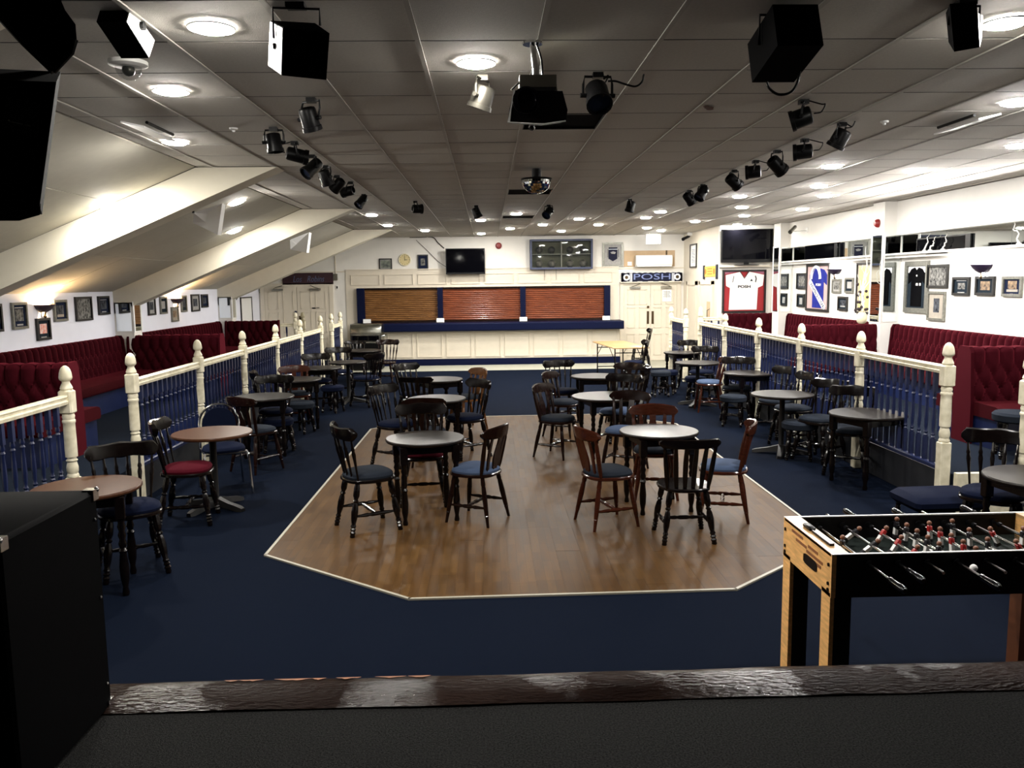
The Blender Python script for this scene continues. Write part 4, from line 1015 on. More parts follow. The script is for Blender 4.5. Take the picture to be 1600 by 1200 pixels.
part('drop_pole', MB().cyl((0, 0, 0), (pb.x, 0, pb.z), .016, 12).cyl((0, 0, 0), (0, 0, -.012), .05, 14).cyl((pb.x, 0, pb.z+.05), (pb.x, 0, pb.z), .02, 10), 'chrome', t)
part('mount_plate', MB().bbox((lc(811, 0).x, -.02, pb.z-.06), (lc(870, 0).x, .16, pb.z-.0)).tube([(lc(798, 0).x, 0, pb.z-.07), (lc(812, 0).x, 0, pb.z-.03)], .006, 5).tube([(lc(870, 0).x, .05, pb.z-.03), (lc(874, 0).x, .05, pb.z-.11)], .006, 5), 'steel', t, smooth=False)
part('cable', MB().hose([(.02, .01, 0), (.045, .02, -.08), (.05, .02, -.16), (.04, .04, pb.z)], .006, 5), 'black_plastic', t)
ey = lc(831, 197); part('eye_bolt', MB().tube([ey+Vector((.014*math.cos(a), 0, .014*math.sin(a)-.006)) for a in [2*PI*k/10 for k in range(11)]], .004, 5), 'chrome', t)
# half mirror ball
t = thing('mirror_ball', 'half mirror ball on a black motor under the middle of the ceiling', 'mirror ball', at_z(838, 264, ZC), 0)
part('motor', MB().cyl((0, 0, 0), (0, 0, -.10), .05, 16), 'black_metal', t)
part('rim', MB().lathe([(.165, -.10), (.168, -.115), (.160, -.12), (.01, -.10)], None, 28), 'black_metal', t)
fc = MB(); nr = 9; r = .158
for i in range(nr):
    a0, a1 = PI/2*i/nr, PI/2*(i+1)/nr; k = max(5, int(34*math.cos((a0+a1)/2)))
    for j in range(k):
        p0, p1 = 2*PI*(j+.06)/k, 2*PI*(j+.94)/k; e = (a1-a0)*.06
        v = [(r*math.cos(a)*math.cos(p), r*math.cos(a)*math.sin(p), -.118-r*.92*math.sin(a)) for a, p in ((a0+e, p0), (a0+e, p1), (a1-e, p1), (a1-e, p0))]
        fc.add(v, [(3, 2, 1, 0)])
o = part('mirror_facets', fc, 'mirror', t, smooth=False); o['kind'] = 'stuff'
part('core', MB().lathe([(.001, -.118-r*.915)]+[(r*.985*math.cos(a), -.118-r*.90*math.sin(a)) for a in [PI/2*(1-k/10) for k in range(1, 11)]], None, 28), 'grey_metal', t)
# small things on the ceiling
t = thing('dome_camera', 'clear dome security camera on the ceiling below the upper left speaker', 'camera', at_z(200, 96, ZC), 0)
part('base', MB().lathe([(.10, 0), (.10, -.02), (.07, -.03)], None, 20), 'white_plastic', t)
part('dome', MB().lathe([(.068, -.03)]+[(.068*math.cos(a), -.03-.068*math.sin(a)) for a in [PI/2*k/7 for k in range(1, 7)]]+[(.001, -.098)], None, 20, False), 'clear_glass', t)
part('lens_unit', MB().ball((0, 0, -.045), .034, 12, 8), 'grey_metal', t)
for (x, y), lb in (((365, 200), 'tiny white ceiling sensor left of the middle'), ((1382, 189), 'tiny white ceiling sensor right, near the hinged flap')):
    t = thing('ceiling_sensor', lb, 'sensor', at_z(x, y, ZC), 0)
    part('base', MB().lathe([(.032, 0), (.030, -.012), (.012, -.018)], None, 14), 'white_plastic', t); part('cap', MB().lathe([(.012, -.017), (.010, -.03), (.001, -.032)], None, 10), 'white_plastic', t)
for (pts), lb in (([(203, 190), (233, 192), (262, 206), (236, 207)], 'white hinged ceiling flap hanging slightly open on the left'), ([(1474, 194), (1518, 179), (1546, 180), (1500, 196)], 'white hinged ceiling flap hanging slightly open on the right')):
    c = at_z(sum(p[0] for p in pts)/4, sum(p[1] for p in pts)/4, ZC)
    t = thing('ceiling_hatch', lb, 'hatch', (c.x, c.y, ZC), 0, 'ceiling hatches')
    s = -1 if c.x < 0 else 1
    part('flap', MB().box((0, 0, 0), (.17, .62, .012), Matrix.Translation((0, 0, -.035)) @ Matrix.Rotation(-s*.22, 4, 'Y')), 'white', t, smooth=False)
    part('hinge', MB().cyl((-s*.08, -.25, -.012), (-s*.08, .25, -.012), .012, 8), 'black_metal', t)
st = MB()
for (dx, dy, r) in ((0, 0, .035), (.02, .05, .028), (-.03, -.04, .022)):
    st.lathe([(r, 0), (r*.9, -.003), (.001, -.004)], Matrix.Translation((dx, dy, 0)), 9)
c = at_z(1108, 168, ZC); solo('torn_patch', st, 'stain', 'small torn brown patch in a ceiling tile, right of the projector', 'patch', None, True, c)
# pyramid speakers on the slope
for pts, lb, Y in (([(347, 318), (340, 367), (300, 348), (309, 334)], 'white pyramid speaker under the sloping ceiling between first and second rafter', 10.0), ([(483, 363), (479, 395), (453, 390), (456, 375)], 'white pyramid speaker under the sloping ceiling between second and third rafter', 14.9)):
    A, B_, C_, D_ = [at_y(x, y, Y) for x, y in pts]
    t = thing('corner_speaker', lb, 'speaker', A, 0, 'white pyramid speakers')
    sc_ = Y/11.2; bk = [v+Vector((-.03, .26*sc_, .01)) for v in (A, B_)]
    V = [v-t.location for v in (A, B_, C_+Vector((0, .04, 0)), D_+Vector((0, -.14, 0)), bk[0], bk[1])]
    part('housing', MB().add(V, [(0, 3, 2, 1), (0, 4, 3), (3, 4, 5, 2), (1, 2, 5), (0, 1, 5, 4)]), 'white', t, smooth=False)
    part('bracket', MB().cyl(V[3], V[3]+Vector((-.03, .04, .10)), .015, 8), 'black_metal', t)

# ================================================================== stage kit: flight case and PA stack
t = thing('flight_case', 'big black carpeted case with metal corners on the stage at lower left', 'case', (-1.78, 2.58, STG))
W2, D2, Hh = .40, .29, .80
part('body', MB().cbox((0, 0, Hh/2), (2*W2, 2*D2, Hh), .012), 'cabinet_black', t)
for sx in (-1, 1):
    for sy in (-1, 1):
        for z in (.0, Hh):
            s = 1 if z else -1; x, y = sx*W2, sy*D2
            c = MB().bbox((x-sx*.034, y-sy*.034, z-s*.002), (x+sx*.004, y+sy*.004, z+s*.005)).bbox((x-sx*.004, y-sy*.034, z-s*.034), (x+sx*.005, y+sy*.004, z+s*.004)).bbox((x-sx*.034, y-sy*.004, z-s*.034), (x+sx*.004, y+sy*.005, z+s*.004)).ball((x, y, z), .010, 8, 5)
            part('corner_guard', c, 'chrome', t)
for z in (.10, .42, .70): part('rivet', MB().ball((W2+.002, .26, z), .006, 6, 4), 'chrome', t)
t = thing('loudspeaker', 'tall black stage loudspeaker with a recessed handle at the left edge', 'speaker', (-1.42, 2.15, 2.29))
hexa('cabinet', [at_y(x, y, 2.0) for x, y in ((-150, 120), (88, 128), (62, 322), (-150, 322))], [at_y(x, y, 2.36) for x, y in ((-60, 105), (95, 112), (66, 335), (-60, 345))], 'cabinet_black', t)
def l2(x, y, Y): return at_y(x, y, Y)-t.location
part('base_foot', MB().rings([[l2(x, y, Y) for x, y in ((-120, 318), (64, 318), (62, 336), (30, 345), (-120, 345))] for Y in (2.02, 2.3)]), 'black_plastic', t, smooth=False)
q = [l2(x, y, 1.995) for x, y in ((12, 152), (64, 160), (58, 216), (4, 205))]
part('handle_recess', MB().add(q+[v+Vector((0, -.006, 0)) for v in q], [(7, 6, 5, 4), (0, 1, 5, 4), (1, 2, 6, 5), (2, 3, 7, 6), (3, 0, 4, 7)]), 'black_plastic', t, smooth=False)
part('badge', MB().tube([l2(18, 190, 1.985), l2(36, 194, 1.985)], .0015, 4).tube([l2(40, 195, 1.985), l2(48, 197, 1.985)], .0015, 4).ball(l2(14, 189, 1.985), .003, 6, 4), 'steel', t)
pc = (l2(10, 330, 2.18).x, 0.03); part('stand_pole', MB().cyl((pc[0]-.34, .03, -.02), (pc[0]-.34, .03, STG-2.29+.02), .02, 10), 'black_metal', t)
part('stand_foot', MB().lathe([(.24, 0), (.24, .015), (.03, .04)], Matrix.Translation((pc[0]-.34, .03, STG-2.29)), 20), 'black_metal', t)
t = thing('loudspeaker', 'black angled loudspeaker hanging above the tall one in the top left corner', 'speaker', (-1.3, 2.2, ZC))
pts = [(-40, -70), (92, -60), (96, 2), (102, 16), (118, 38), (120, 62), (112, 82), (84, 113), (30, 60), (-20, 5)]
b = MB().rings([[at_y(x, y, Y)-t.location for x, y in pts] for Y in (2.05, 2.45)]); part('cabinet', b, 'black_cloth', t, smooth=False)
part('edge_band', MB().tube([at_y(x, y, 2.045)-t.location for x, y in ((84, 112), (36, 66), (-18, 8))], .008, 5).tube([at_y(x, y, 2.045)-t.location for x, y in ((84, 112), (112, 82), (119, 62))], .006, 5), 'black_metal', t)
h0 = at_y(40, -60, 2.25)-t.location; part('bracket', MB().cyl(h0, (h0.x, h0.y, 0), .02, 8), 'black_metal', t)

# ================================================================== football table
FX, FY, FL, FWd, FH = 1.56, 3.63, 1.33, .62, .86
t = thing('football_table', 'pine ended table football game in front of the stage, lower right', 'football table', (FX, FY, 0))
zb = FH-.205
part('end_panel', MB().bbox((0, 0, zb), (.022, FWd, FH)), 'pine', t, smooth=False)
part('end_panel', MB().bbox((FL-.022, 0, zb), (FL, FWd, FH)), 'pine', t, smooth=False)
for y in (0, FWd-.02): part('side_panel', MB().bbox((.022, y, zb), (FL-.022, y+.02, FH)), 'foos_black', t, smooth=False)
part('top_edge', MB().bbox((.0, -.002, FH), (FL, .012, FH+.004)).bbox((0, FWd-.012, FH), (FL, FWd+.002, FH+.004)), 'white_edge', t, smooth=False)
for x0, x1 in ((.0, .085), (FL-.085, FL)):
    part('end_ledge', MB().bbox((x0, .012, FH-.012), (x1, FWd-.012, FH+.003)), 'beech', t, smooth=False)
    part('inner_wall', MB().bbox((x1-.01 if x0 == 0 else x0, .02, FH-.12), (x1 if x0 == 0 else x0+.01, FWd-.02, FH-.012)), 'pine', t, smooth=False)
part('pitch', MB().bbox((.075, .02, FH-.125), (FL-.075, FWd-.02, FH-.115)), 'pitch', t, smooth=False)
ln = MB()
for x in (FL/2,): ln.bbox((x-.003, .03, FH-.115), (x+.003, FWd-.03, FH-.1135))
ln.tube([(FL/2+.07*math.cos(a), FWd/2+.07*math.sin(a), FH-.114) for a in [2*PI*k/20 for k in range(21)]], .002, 4)
for x0, x1 in ((.085, .2), (FL-.2, FL-.085)): ln.tube([(x0, .18, FH-.114), (x1, .18, FH-.114), (x1, FWd-.18, FH-.114), (x0, FWd-.18, FH-.114)], .002, 4)
part('pitch_lines', ln, 'white', t)
for x in (0, FL-.1):
    for y in (.005, FWd-.105):
        fo = MB().mi(0).bbox((x+.02, y, 0), (x+.1-.0, y+.1, zb+.02)).mi(1).bbox((x if x == 0 else x+.1, y, 0), (x+.02 if x == 0 else x+.12, y+.1, zb+.02))
        part('leg', fo, ['foos_black', 'pine'] if x == 0 else ['leg_brown', 'pine'], t, smooth=False)
part('goal_slot', MB().rings([[(-.003+k*.004, FWd*.40+.085*math.copysign(min(1, abs(math.cos(a))*1.3), math.cos(a)), zb+.085+.026*math.copysign(min(1, abs(math.sin(a))*1.15), math.sin(a))) for a in [2*PI*i/20 for i in range(20)]] for k in (0, 1)]), 'black_plastic', t)
gl = MB()
for y0, y1, z in ((.35, .5, .165), (.30, .44, .135), (.16, .28, .15), (.1, .3, .12), (.12, .3, .095)): gl.bbox((-.002, y0, zb+z), (.0, y1, zb+z+.014))
part('printed_bars', gl, 'bare_wood', t, smooth=False)
for y in (.03, FWd-.03):
    for z in (.03, .06, .15): part('bolt', MB().cyl((-.006, y, zb+z), (0, y, zb+z), .009, 8), 'black_metal', t)
sg = MB().rings([[(.05+dx, y, FH+.003+dz) for dx, dz in ((-.011, 0), (.011, 0), (.011, .012), (-.011, .012))] for y in (.12, .34)]); part('score_slider', sg, 'black_plastic', t, smooth=False)
part('score_slider_end', MB().cbox((.05, .40, FH+.012), (.035, .09, .02), .005).tube([(.05, .36, FH+.012), (.05, .33, FH+.012)], .006, 5), 'black_plastic', t)
def player_mesh(shirt):
    b = MB()
    b.mi(1).cbox((0, 0, .008), (.020, .026, .034), .004)
    b.mi(0).ball((0, 0, .038), .0125, 10, 6)
    b.mi(2).rings([[(x, y, z) for x, y in ((-.008, -.012), (.008, -.012), (.008, .012), (-.008, .012))] for z in (-.01, -.045)])
    b.mi(3).rings([[(x, y, z) for x, y in ((-.009, -.011), (.011+e, -.011), (.011+e, .011), (-.009, .011))] for z, e in ((-.044, 0), (-.062, .006))])
    b.mi(1).tube([(0, -.016, .018), (0, -.019, -.004)], .0045, 5).tube([(0, .016, .018), (0, .019, -.004)], .0045, 5)
    return b.mesh('player', ['skin', shirt, 'white', 'player_black'])
pr_, pk = player_mesh('player_red'), player_mesh('player_black')
zr = FH-.045
rows = [(pk, 1, 0), (pk, 2, .9), (pr_, 3, -.55), (pk, 5, .08), (pr_, 5, .1), (pk, 3, -.1), (pr_, 2, .5), (pk, 1, 0)]
grips = [(.23, 1), (.12, 1), (.14, 0), (.22, 1), (.15, 0), (.10, 1), (.18, 1), (.12, 0)]
for i in range(8):
    x = .17+.137*i; out, gr = grips[i]
    rd = part('rod', MB().cyl((x, -out, zr), (x, FWd+.30-out, zr), .0075, 10), 'chrome', t)
    part('bearing', MB().cyl((x, -.012, zr), (x, .03, zr), .018, 12), 'black_plastic', rd); part('bearing', MB().cyl((x, FWd-.03, zr), (x, FWd+.012, zr), .018, 12), 'black_plastic', rd)
    yy, sg_ = (-out, -1) if gr else (FWd+.30-out, 1)
    part('grip', MB().rod((x, yy-sg_*.03, zr), (x, yy+sg_*.11, zr), [(.010, 0), (.016, .08), (.013, .2), (.016, .6), (.017, .9), (.010, 1)], 10), 'grip_black', rd)
    me, n, tilt = rows[i]
    for k in range(n):
        y = FWd*(k+1)/(n+1)+(.05 if i % 2 else -.03)
        o = link('player', me, rd, (x, y, zr)); o.rotation_euler = (0, tilt, 0 if i % 2 else PI)
        if k == 0: (part('stop_ring', MB().cyl((x, .06, zr), (x, .085, zr), .013, 10), 'black_plastic', rd), part('stop_ring', MB().cyl((x, FWd-.085, zr), (x, FWd-.06, zr), .013, 10), 'black_plastic', rd))
solo('table_football_ball', MB().ball((0, 0, 0), .017, 12, 8), 'white', 'small white ball resting on a near rod of the football table', 'ball', loc=(FX+.17+.137*3+.022, FY-.10, zr+.006))
# ================================================================== things on the walls
def onwall(W, a, b_, X=None):
    # two pixel corners -> (root location, width, height, frame of axes) on a wall
    if W == 'B': p, q = at_y(*a, X or YB), at_y(*b_, X or YB); o = Vector((min(p.x, q.x), X or YB, min(p.z, q.z))); wd = abs(p.x-q.x); A = (Vector((1, 0, 0)), Vector((0, -1, 0)))
    elif W == 'L': p, q = at_x(*a, XL), at_x(*b_, XL); o = Vector((XL, min(p.y, q.y), min(p.z, q.z))); wd = abs(p.y-q.y); A = (Vector((0, 1, 0)), Vector((1, 0, 0)))
    else:
        X = X or XR; p, q = at_x(*a, X), at_x(*b_, X); o = Vector((X, max(p.y, q.y), min(p.z, q.z))); wd = abs(p.y-q.y); A = (Vector((0, -1, 0)), Vector((-1, 0, 0)))
    return o, wd, abs(p.z-q.z), A
def mx(A):      # local u (right), v (up), d (out of the wall) -> world axes
    u, d = A; m = Matrix((u, Vector((0, 0, 1)), d)).transposed().to_4x4(); return m
def ubox(b, X, u0, v0, d0, u1, v1, d1): return b.bbox((u0, v0, d0), (u1, v1, d1), X)
def picture(label, W, a, b_, frame, mount, pr, fw=.03, mw_=.16, inner=None, dp=.032, extra=None, grp=None, X=None):
    o, w_, h, A = onwall(W, a, b_, X); Xm = mx(A)
    t = thing('picture', label, 'picture', o, 0, grp or {'L': 'framed pictures on the left wall', 'R': 'framed pictures on the right wall', 'B': 'pictures on the bar wall'}[W])
    f = MB(); ubox(f, Xm, 0, 0, 0, w_, fw, dp); ubox(f, Xm, 0, h-fw, 0, w_, h, dp); ubox(f, Xm, 0, fw, 0, fw, h-fw, dp); ubox(f, Xm, w_-fw, fw, 0, w_, h-fw, dp)
    part('frame', f, frame, t, smooth=False)
    part('mount', ubox(MB(), Xm, fw, fw, .002, w_-fw, h-fw, .012), mount, t, smooth=False)
    if pr:
        r = inner or (.24, .30, .76, .74)
        part('print', ubox(MB(), Xm, w_*r[0], h*r[1], .012, w_*r[2], h*r[3], .0145), pr, t, smooth=False)
    if extra:
        for m, r in extra: part('caption', ubox(MB(), Xm, w_*r[0], h*r[1], .012, w_*r[2], h*r[3], .015), m, t, smooth=False)
    return t, w_, h, Xm
cap = [('print_paper', (.3, .13, .7, .19)), ('print_paper', (.22, .78, .78, .82))]
L_ = [
 ('framed picture cut by the left edge of the photo', (-12, 475), (3, 518), 'black_frame', 'navy_mount', 'print_dark', None),
 ('silver framed navy picture left of the left wall sconce', (15, 473), (42, 513), 'silver_frame', 'navy_mount', 'print_grey', cap),
 ('picture with an orange print below the left wall sconce', (54, 498), (78, 530), 'black_frame', 'slate_mount', 'print_orange', [('print_paper', (.3, .10, .7, .16))]),
 ('silver framed picture right of the left wall sconce', (81, 469), (104, 501), 'silver_frame', 'navy_mount', 'print_dark', [('cream_mount', (.25, .2, .75, .32))]),
 ('black framed black and white photo in the middle of the left wall', (115, 464), (143, 500), 'black_frame', 'print_grey', 'print_grey', None),
 ('narrow navy picture next to the second rafter on the left wall', (151, 463), (170, 491), 'black_frame', 'navy_mount', 'print_dark', cap),
 ('grey photo just behind the mirrored pier on the left wall', (229, 465), (242, 492), 'black_frame', 'print_paper', 'print_dark', None),
 ('grey framed print left of the far left sconce', (248, 464), (260, 490), 'silver_frame', 'slate_mount', 'print_paper', None),
 ('small pale print below the far left sconce', (266, 480), (278, 502), 'silver_frame', 'cream_mount', 'print_warm', None),
 ('grey framed print right of the far left sconce', (281, 462), (291, 487), 'silver_frame', 'slate_mount', 'print_dark', None),
 ('black framed grey photo in the far left bay', (297, 460), (311, 486), 'black_frame', 'print_paper', 'print_dark', None),
 ('dark blue picture farthest along the left wall', (313, 460), (324, 480), 'black_frame', 'navy_mount', 'print_dark', None)]
for lb, a, b_, f, m, p, ex in L_: picture(lb, 'L', a, b_, f, m, p, .032 if 'black and' not in lb else .03, inner=(.08, .07, .92, .93) if 'black and white' in lb else None, extra=ex)
R_L = [
 ('pale framed black and white photo, upper one beside the framed black shirt', (1452, 414), (1482, 450), 'black_frame', 'cream_mount', 'print_grey', (.1, .1, .9, .9), None),
 ('pale framed small portrait photo, lower one beside the framed black shirt', (1452, 455), (1477, 502), 'silver_frame', 'cream_mount', 'print_dark', (.34, .28, .66, .76), None),
 ('slate picture left of the right wall sconce', (1491, 433), (1516, 462), 'black_frame', 'slate_mount', 'print_grey', (.3, .34, .72, .68), cap),
 ('dark picture right below the right wall sconce', (1527, 432), (1555, 462), 'black_frame', 'slate_mount', 'print_warm', (.25, .28, .75, .74), None),
 ('grey framed picture at the right edge of the photo', (1569, 432), (1598, 464), 'silver_frame', 'navy_mount', 'print_warm', (.28, .38, .72, .78), [('cream_mount', (.22, .24, .78, .36)), ('print_grey', (.4, .1, .6, .16))]),
 ('black framed print beside the far mirrored pier, upper one', (1246.5, 427), (1261, 452), 'black_frame', 'print_dark', 'print_grey', (.2, .2, .8, .8), None),
 ('black framed print beside the far mirrored pier, lower one', (1247, 459), (1257.5, 480), 'black_frame', 'slate_mount', 'print_paper', (.3, .2, .7, .7), None),
 ('silver framed print right of the framed blue shirt, under the far right sconce', (1302, 436), (1315, 458), 'silver_frame', 'print_paper', 'print_grey', (.2, .25, .8, .75), None),
 ('silver framed print hidden partly by the white twigs', (1322, 434), (1334.5, 458), 'silver_frame', 'slate_mount', 'print_paper', None, None),
 ('small dark print low on the wall left of the white twigs', (1311, 463), (1325, 486), 'black_frame', 'slate_mount', 'print_dark', None, [('print_paper', (.25, .25, .75, .35))])]
for lb, a, b_, f, m, p, inn, ex in R_L: picture(lb, 'R', a, b_, f, m, p, .035, inner=inn, extra=ex)
picture('cream picture with a yellow poster behind the white twigs', 'R', (1341, 411), (1364, 491), 'black_frame', 'cream_mount', 'yellow_poster', .03, inner=(.14, .06, .86, .92))
# framed shirts
def shirt(t, Xm, w_, h, m, u0, v0, u1, v1, d=.02, white_yoke=False):
    k = lambda u, v: (u0+(u1-u0)*u, v0+(v1-v0)*v)
    pts = [k(*p) for p in ((.18, 0), (.82, 0), (.82, .66), (1, .58), (1.0, .84), (.84, .96), (.62, 1), (.5, .93), (.38, 1), (.16, .96), (0, .84), (0, .58), (.18, .66))]
    return part('shirt', MB().prism(pts, .012, d, Xm), m, t, smooth=False)
t, w_, h, Xm = picture('silver framed black shirt on the right wall by the mirrored pier', 'R', (1417, 409), (1450, 490), 'silver_frame', 'slate_mount', None, .075, grp='framed shirts')
part('backing', ubox(MB(), Xm, .09, h*.78, .012, w_-.09, h*.90, .0135), 'white', t, smooth=False); shirt(t, Xm, w_, h, 'shirt_black', .11, .10, w_-.11, h*.88, .02)
part('badge', MB().mi(0).cyl(Xm @ Vector((w_*.52, h*.72, .02)), Xm @ Vector((w_*.52, h*.72, .024)), .016, 10), 'white', t)
part('number', ubox(ubox(MB(), Xm, w_*.50, h*.53, .02, w_*.58, h*.575, .023), Xm, w_*.64, h*.53, .02, w_*.70, h*.575, .023), 'white', t, smooth=False)
t, w_, h, Xm = picture('large framed blue shirt with a printed scarf, far bay of the right wall', 'R', (1262, 413), (1295.5, 488), 'black_frame', 'shirt_mount', None, .05, grp='framed shirts')
shirt(t, Xm, w_, h, 'shirt_blue', w_*.16, .07, w_*.90, h*.90, .02)
sc_ = part('scarf', ubox(MB(), Xm @ Matrix.Translation((w_*.52, h*.34, .0)) @ Matrix.Rotation(-.60, 4, 'Z'), -.50, -.06, .020, .46, .06, .026), 'scarf_white', t, smooth=False)
ar = [Xm @ Vector((w_*.45+.22*math.cos(a), h*.68+.24*math.sin(a), .022)) for a in [PI*k/12 for k in range(13)]]
part('scarf_loop', MB().tube(ar, .035, 6), 'scarf_white', t)
lt = lettering('WEMBLEY 2000', .1, 'scarf_navy', t, Xm @ Vector((w_*.52, h*.34, .027)), width=.86, height=.085)
lt.rotation_euler = (Xm.to_3x3() @ Matrix.Rotation(-.60, 3, 'Z')).to_euler()
lt = lettering('POSH', .1, 'white', t, Xm @ Vector((w_*.55, h*.56, .022)), width=.24, height=.05); lt.rotation_euler = Xm.to_3x3().to_euler()
# white shirt lettered POSH on the corner room
o, w_, h, A = onwall('B', (1128.5, 422), (1195, 488), CY); Xm = mx(A)
t = thing('framed_shirt', 'black framed white and red football shirt lettered POSH', 'framed shirt', o)
f = MB(); fw = .04; ubox(f, Xm, 0, 0, 0, w_, fw, .05); ubox(f, Xm, 0, h-fw, 0, w_, h, .05); ubox(f, Xm, 0, fw, 0, fw, h-fw, .05); ubox(f, Xm, w_-fw, fw, 0, w_, h-fw, .05)
part('frame', f, 'black_frame', t, smooth=False)
part('backing', ubox(MB(), Xm, fw, fw, .002, w_-fw, h-fw, .012), 'shirt_red', t, smooth=False)
k = lambda u, v: (w_*u, h*v)
part('shirt', MB().prism([k(*p) for p in ((.16, .07), (.80, .07), (.82, .58), (.93, .63), (.955, .88), (.62, .955), (.5, .81), (.41, .955), (.075, .88), (.09, .63), (.18, .58))], .012, .024, Xm), 'shirt_white', t, smooth=False)
for s, u in ((-1, .085), (1, .90)): part('sleeve_panel', MB().prism([k(*p) for p in ((u-.035, .09), (u+.05 if s < 0 else u+.03, .09), (u+.055 if s < 0 else u+.04, .55), (u+.0, .6), (u-.035, .58))], .012, .021, Xm), 'shirt_red', t, smooth=False)
part('collar_panel', MB().prism([k(*p) for p in ((.06, .90), (.38, .965), (.06, .965))], .012, .020, Xm).prism([k(*p) for p in ((.95, .90), (.65, .965), (.95, .965))], .012, .020, Xm), 'shirt_pink', t, smooth=False)
part('collar', MB().tube([Xm @ Vector((*k(.405, .955), .025)), Xm @ Vector((*k(.505, .80), .026)), Xm @ Vector((*k(.60, .955), .025))], .010, 5), 'ink', t)
part('piping', MB().tube([Xm @ Vector((*k(.235, .71), .025)), Xm @ Vector((*k(.25, .79), .025)), Xm @ Vector((*k(.265, .86), .025))], .008, 5).tube([Xm @ Vector((*k(.76, .71), .025)), Xm @ Vector((*k(.775, .79), .025)), Xm @ Vector((*k(.755, .86), .025))], .012, 5), 'ink', t)
part('crest', MB().prism([k(*p) for p in ((.635, .735), (.70, .735), (.685, .76), (.67, .79), (.65, .76))], .024, .026, Xm), 'slate_mount', t, smooth=False)
lettering('POSH', .1, 'ink', t, Xm @ Vector((w_*.505, h*.61, .025)), width=w_*.29, height=.062, bold=.004)
# sconces
def sconce(W, a, b_, lb, warm):
    o, w_, h, A = onwall(W, a, b_); Xm = mx(A); t = thing('wall_sconce', lb, 'wall light', o, 0, 'half bowl wall sconces')
    n = 12; wr = w_/2; rings = []
    for v, r, dd in ((0.0, .35, .05), (h*.25, .62, .085), (h*.6, .86, .12), (h, 1.0, .15)):
        ring = [Xm @ Vector((wr-wr*r*math.cos(PI*i/n), v, max(.003, dd*math.sin(PI*i/n)))) for i in range(n+1)]; rings.append(ring)
    inn = [[Xm @ Vector((wr-wr*r*.93*math.cos(PI*i/n), v+.004, max(.003, dd*.92*math.sin(PI*i/n)))) for i in range(n+1)] for v, r, dd in ((h, 1, .15), (h*.6, .86, .12), (h*.25, .62, .085), (.006, .35, .05))]
    part('shade', MB().rings(rings+inn, None, False, False), 'sconce_warm' if warm else 'sconce_paint', t)
    part('back_plate', ubox(MB(), Xm, wr-.05, -.05, 0, wr+.05, h*.9, .015), 'white_plastic', t, smooth=False)
    part('finial', MB().ball(Xm @ Vector((wr, -.06, .03)), .022, 10, 6).cyl(Xm @ Vector((wr, -.05, .03)), Xm @ Vector((wr, .01, .04)), .012, 8), 'brass_dark', t)
    part('bulb', MB().ball(Xm @ Vector((wr, h*.70, .065)), .028, 12, 8), 'bulb_warm' if warm else ('bulb_far' if o.y > 14 else 'bulb_white'), t)
sconce('L', (52, 477), (80, 487), 'dark half bowl sconce glowing warm on the left wall between the first rafters', True)
sconce('L', (266, 467), (283, 474), 'small dark half bowl sconce glowing in the far left bay', True)
sconce('R', (1523.5, 414), (1551.5, 426), 'dark blue half bowl sconce on the right wall', False)
sconce('R', (1298, 421), (1315.5, 429), 'dark half bowl sconce in the far right bay', False)
# ledge things on the right wall
for (a, b_), lb in ((((1261, 384), (1310.5, 405)), 'long black glossy panel standing on the far right ledge'), (((1437, 373), (1520, 393)), 'long dark glossy panel standing on the near right ledge')):
    o, w_, h, A = onwall('R', a, b_); Xm = mx(A); t = thing('dark_panel', lb, 'screen', o, 0, 'dark panels on the right ledge')  # long dark glossy panel in front of the mirror strip
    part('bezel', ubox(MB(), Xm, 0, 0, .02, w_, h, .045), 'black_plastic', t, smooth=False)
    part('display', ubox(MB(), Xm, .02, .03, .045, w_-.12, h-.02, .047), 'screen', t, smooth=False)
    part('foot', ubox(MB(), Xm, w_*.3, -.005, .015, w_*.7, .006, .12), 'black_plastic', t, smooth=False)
def twig(b, base, tip, r0, wob, n=10, seed=0):
    rg = random.Random(seed); base = Vector(base); tip = Vector(tip); pts = []
    for i in range(n+1):
        f = i/n; pts.append(base.lerp(tip, f)+Vector((0, wob*math.sin(f*9+rg.random()*2)*min(1, f*3), wob*.3*math.cos(f*11+rg.random()*3))))
    b.tube(pts, [r0*(1-.75*i/n) for i in range(n+1)], 6)
vb = at_x(1345, 507, 6.12)
t = thing('vase', 'cream vase of white twisted twigs and dark pods by the near mirrored pier', 'vase', (vb.x, 13.42, PZ+ZR))
part('pot', MB().lathe([(.045, 0), (.075, .03), (.085, .10), (.06, .17), (.045, .19), (.055, .20), (.048, .20), (.04, .18), (.001, .17)], None, 18), 'vase', t)
for i, (dy, dz) in enumerate(((-.30, .80), (.02, .95), (.12, 1.15), (-.1, 1.25), (.28, .95), (-.22, 1.05))):
    b = MB(); twig(b, (0, 0, .17), (-.05+.03*i, dy*.25, dz), .011, .05, 12, i)
    V = Matrix.Rotation(-.9, 4, 'Z'); b.v = [tuple(V @ Vector(v)) for v in b.v]; part('twig', b, 'twig', t)
for i in range(14):
    rg = random.Random(i+40); a = rg.random()*2*PI; r = .05+.06*rg.random(); part('pod', MB().ball((r*math.cos(a), r*math.sin(a), .22+.55*rg.random()**1.8), .026, 8, 6), 'pod', t)
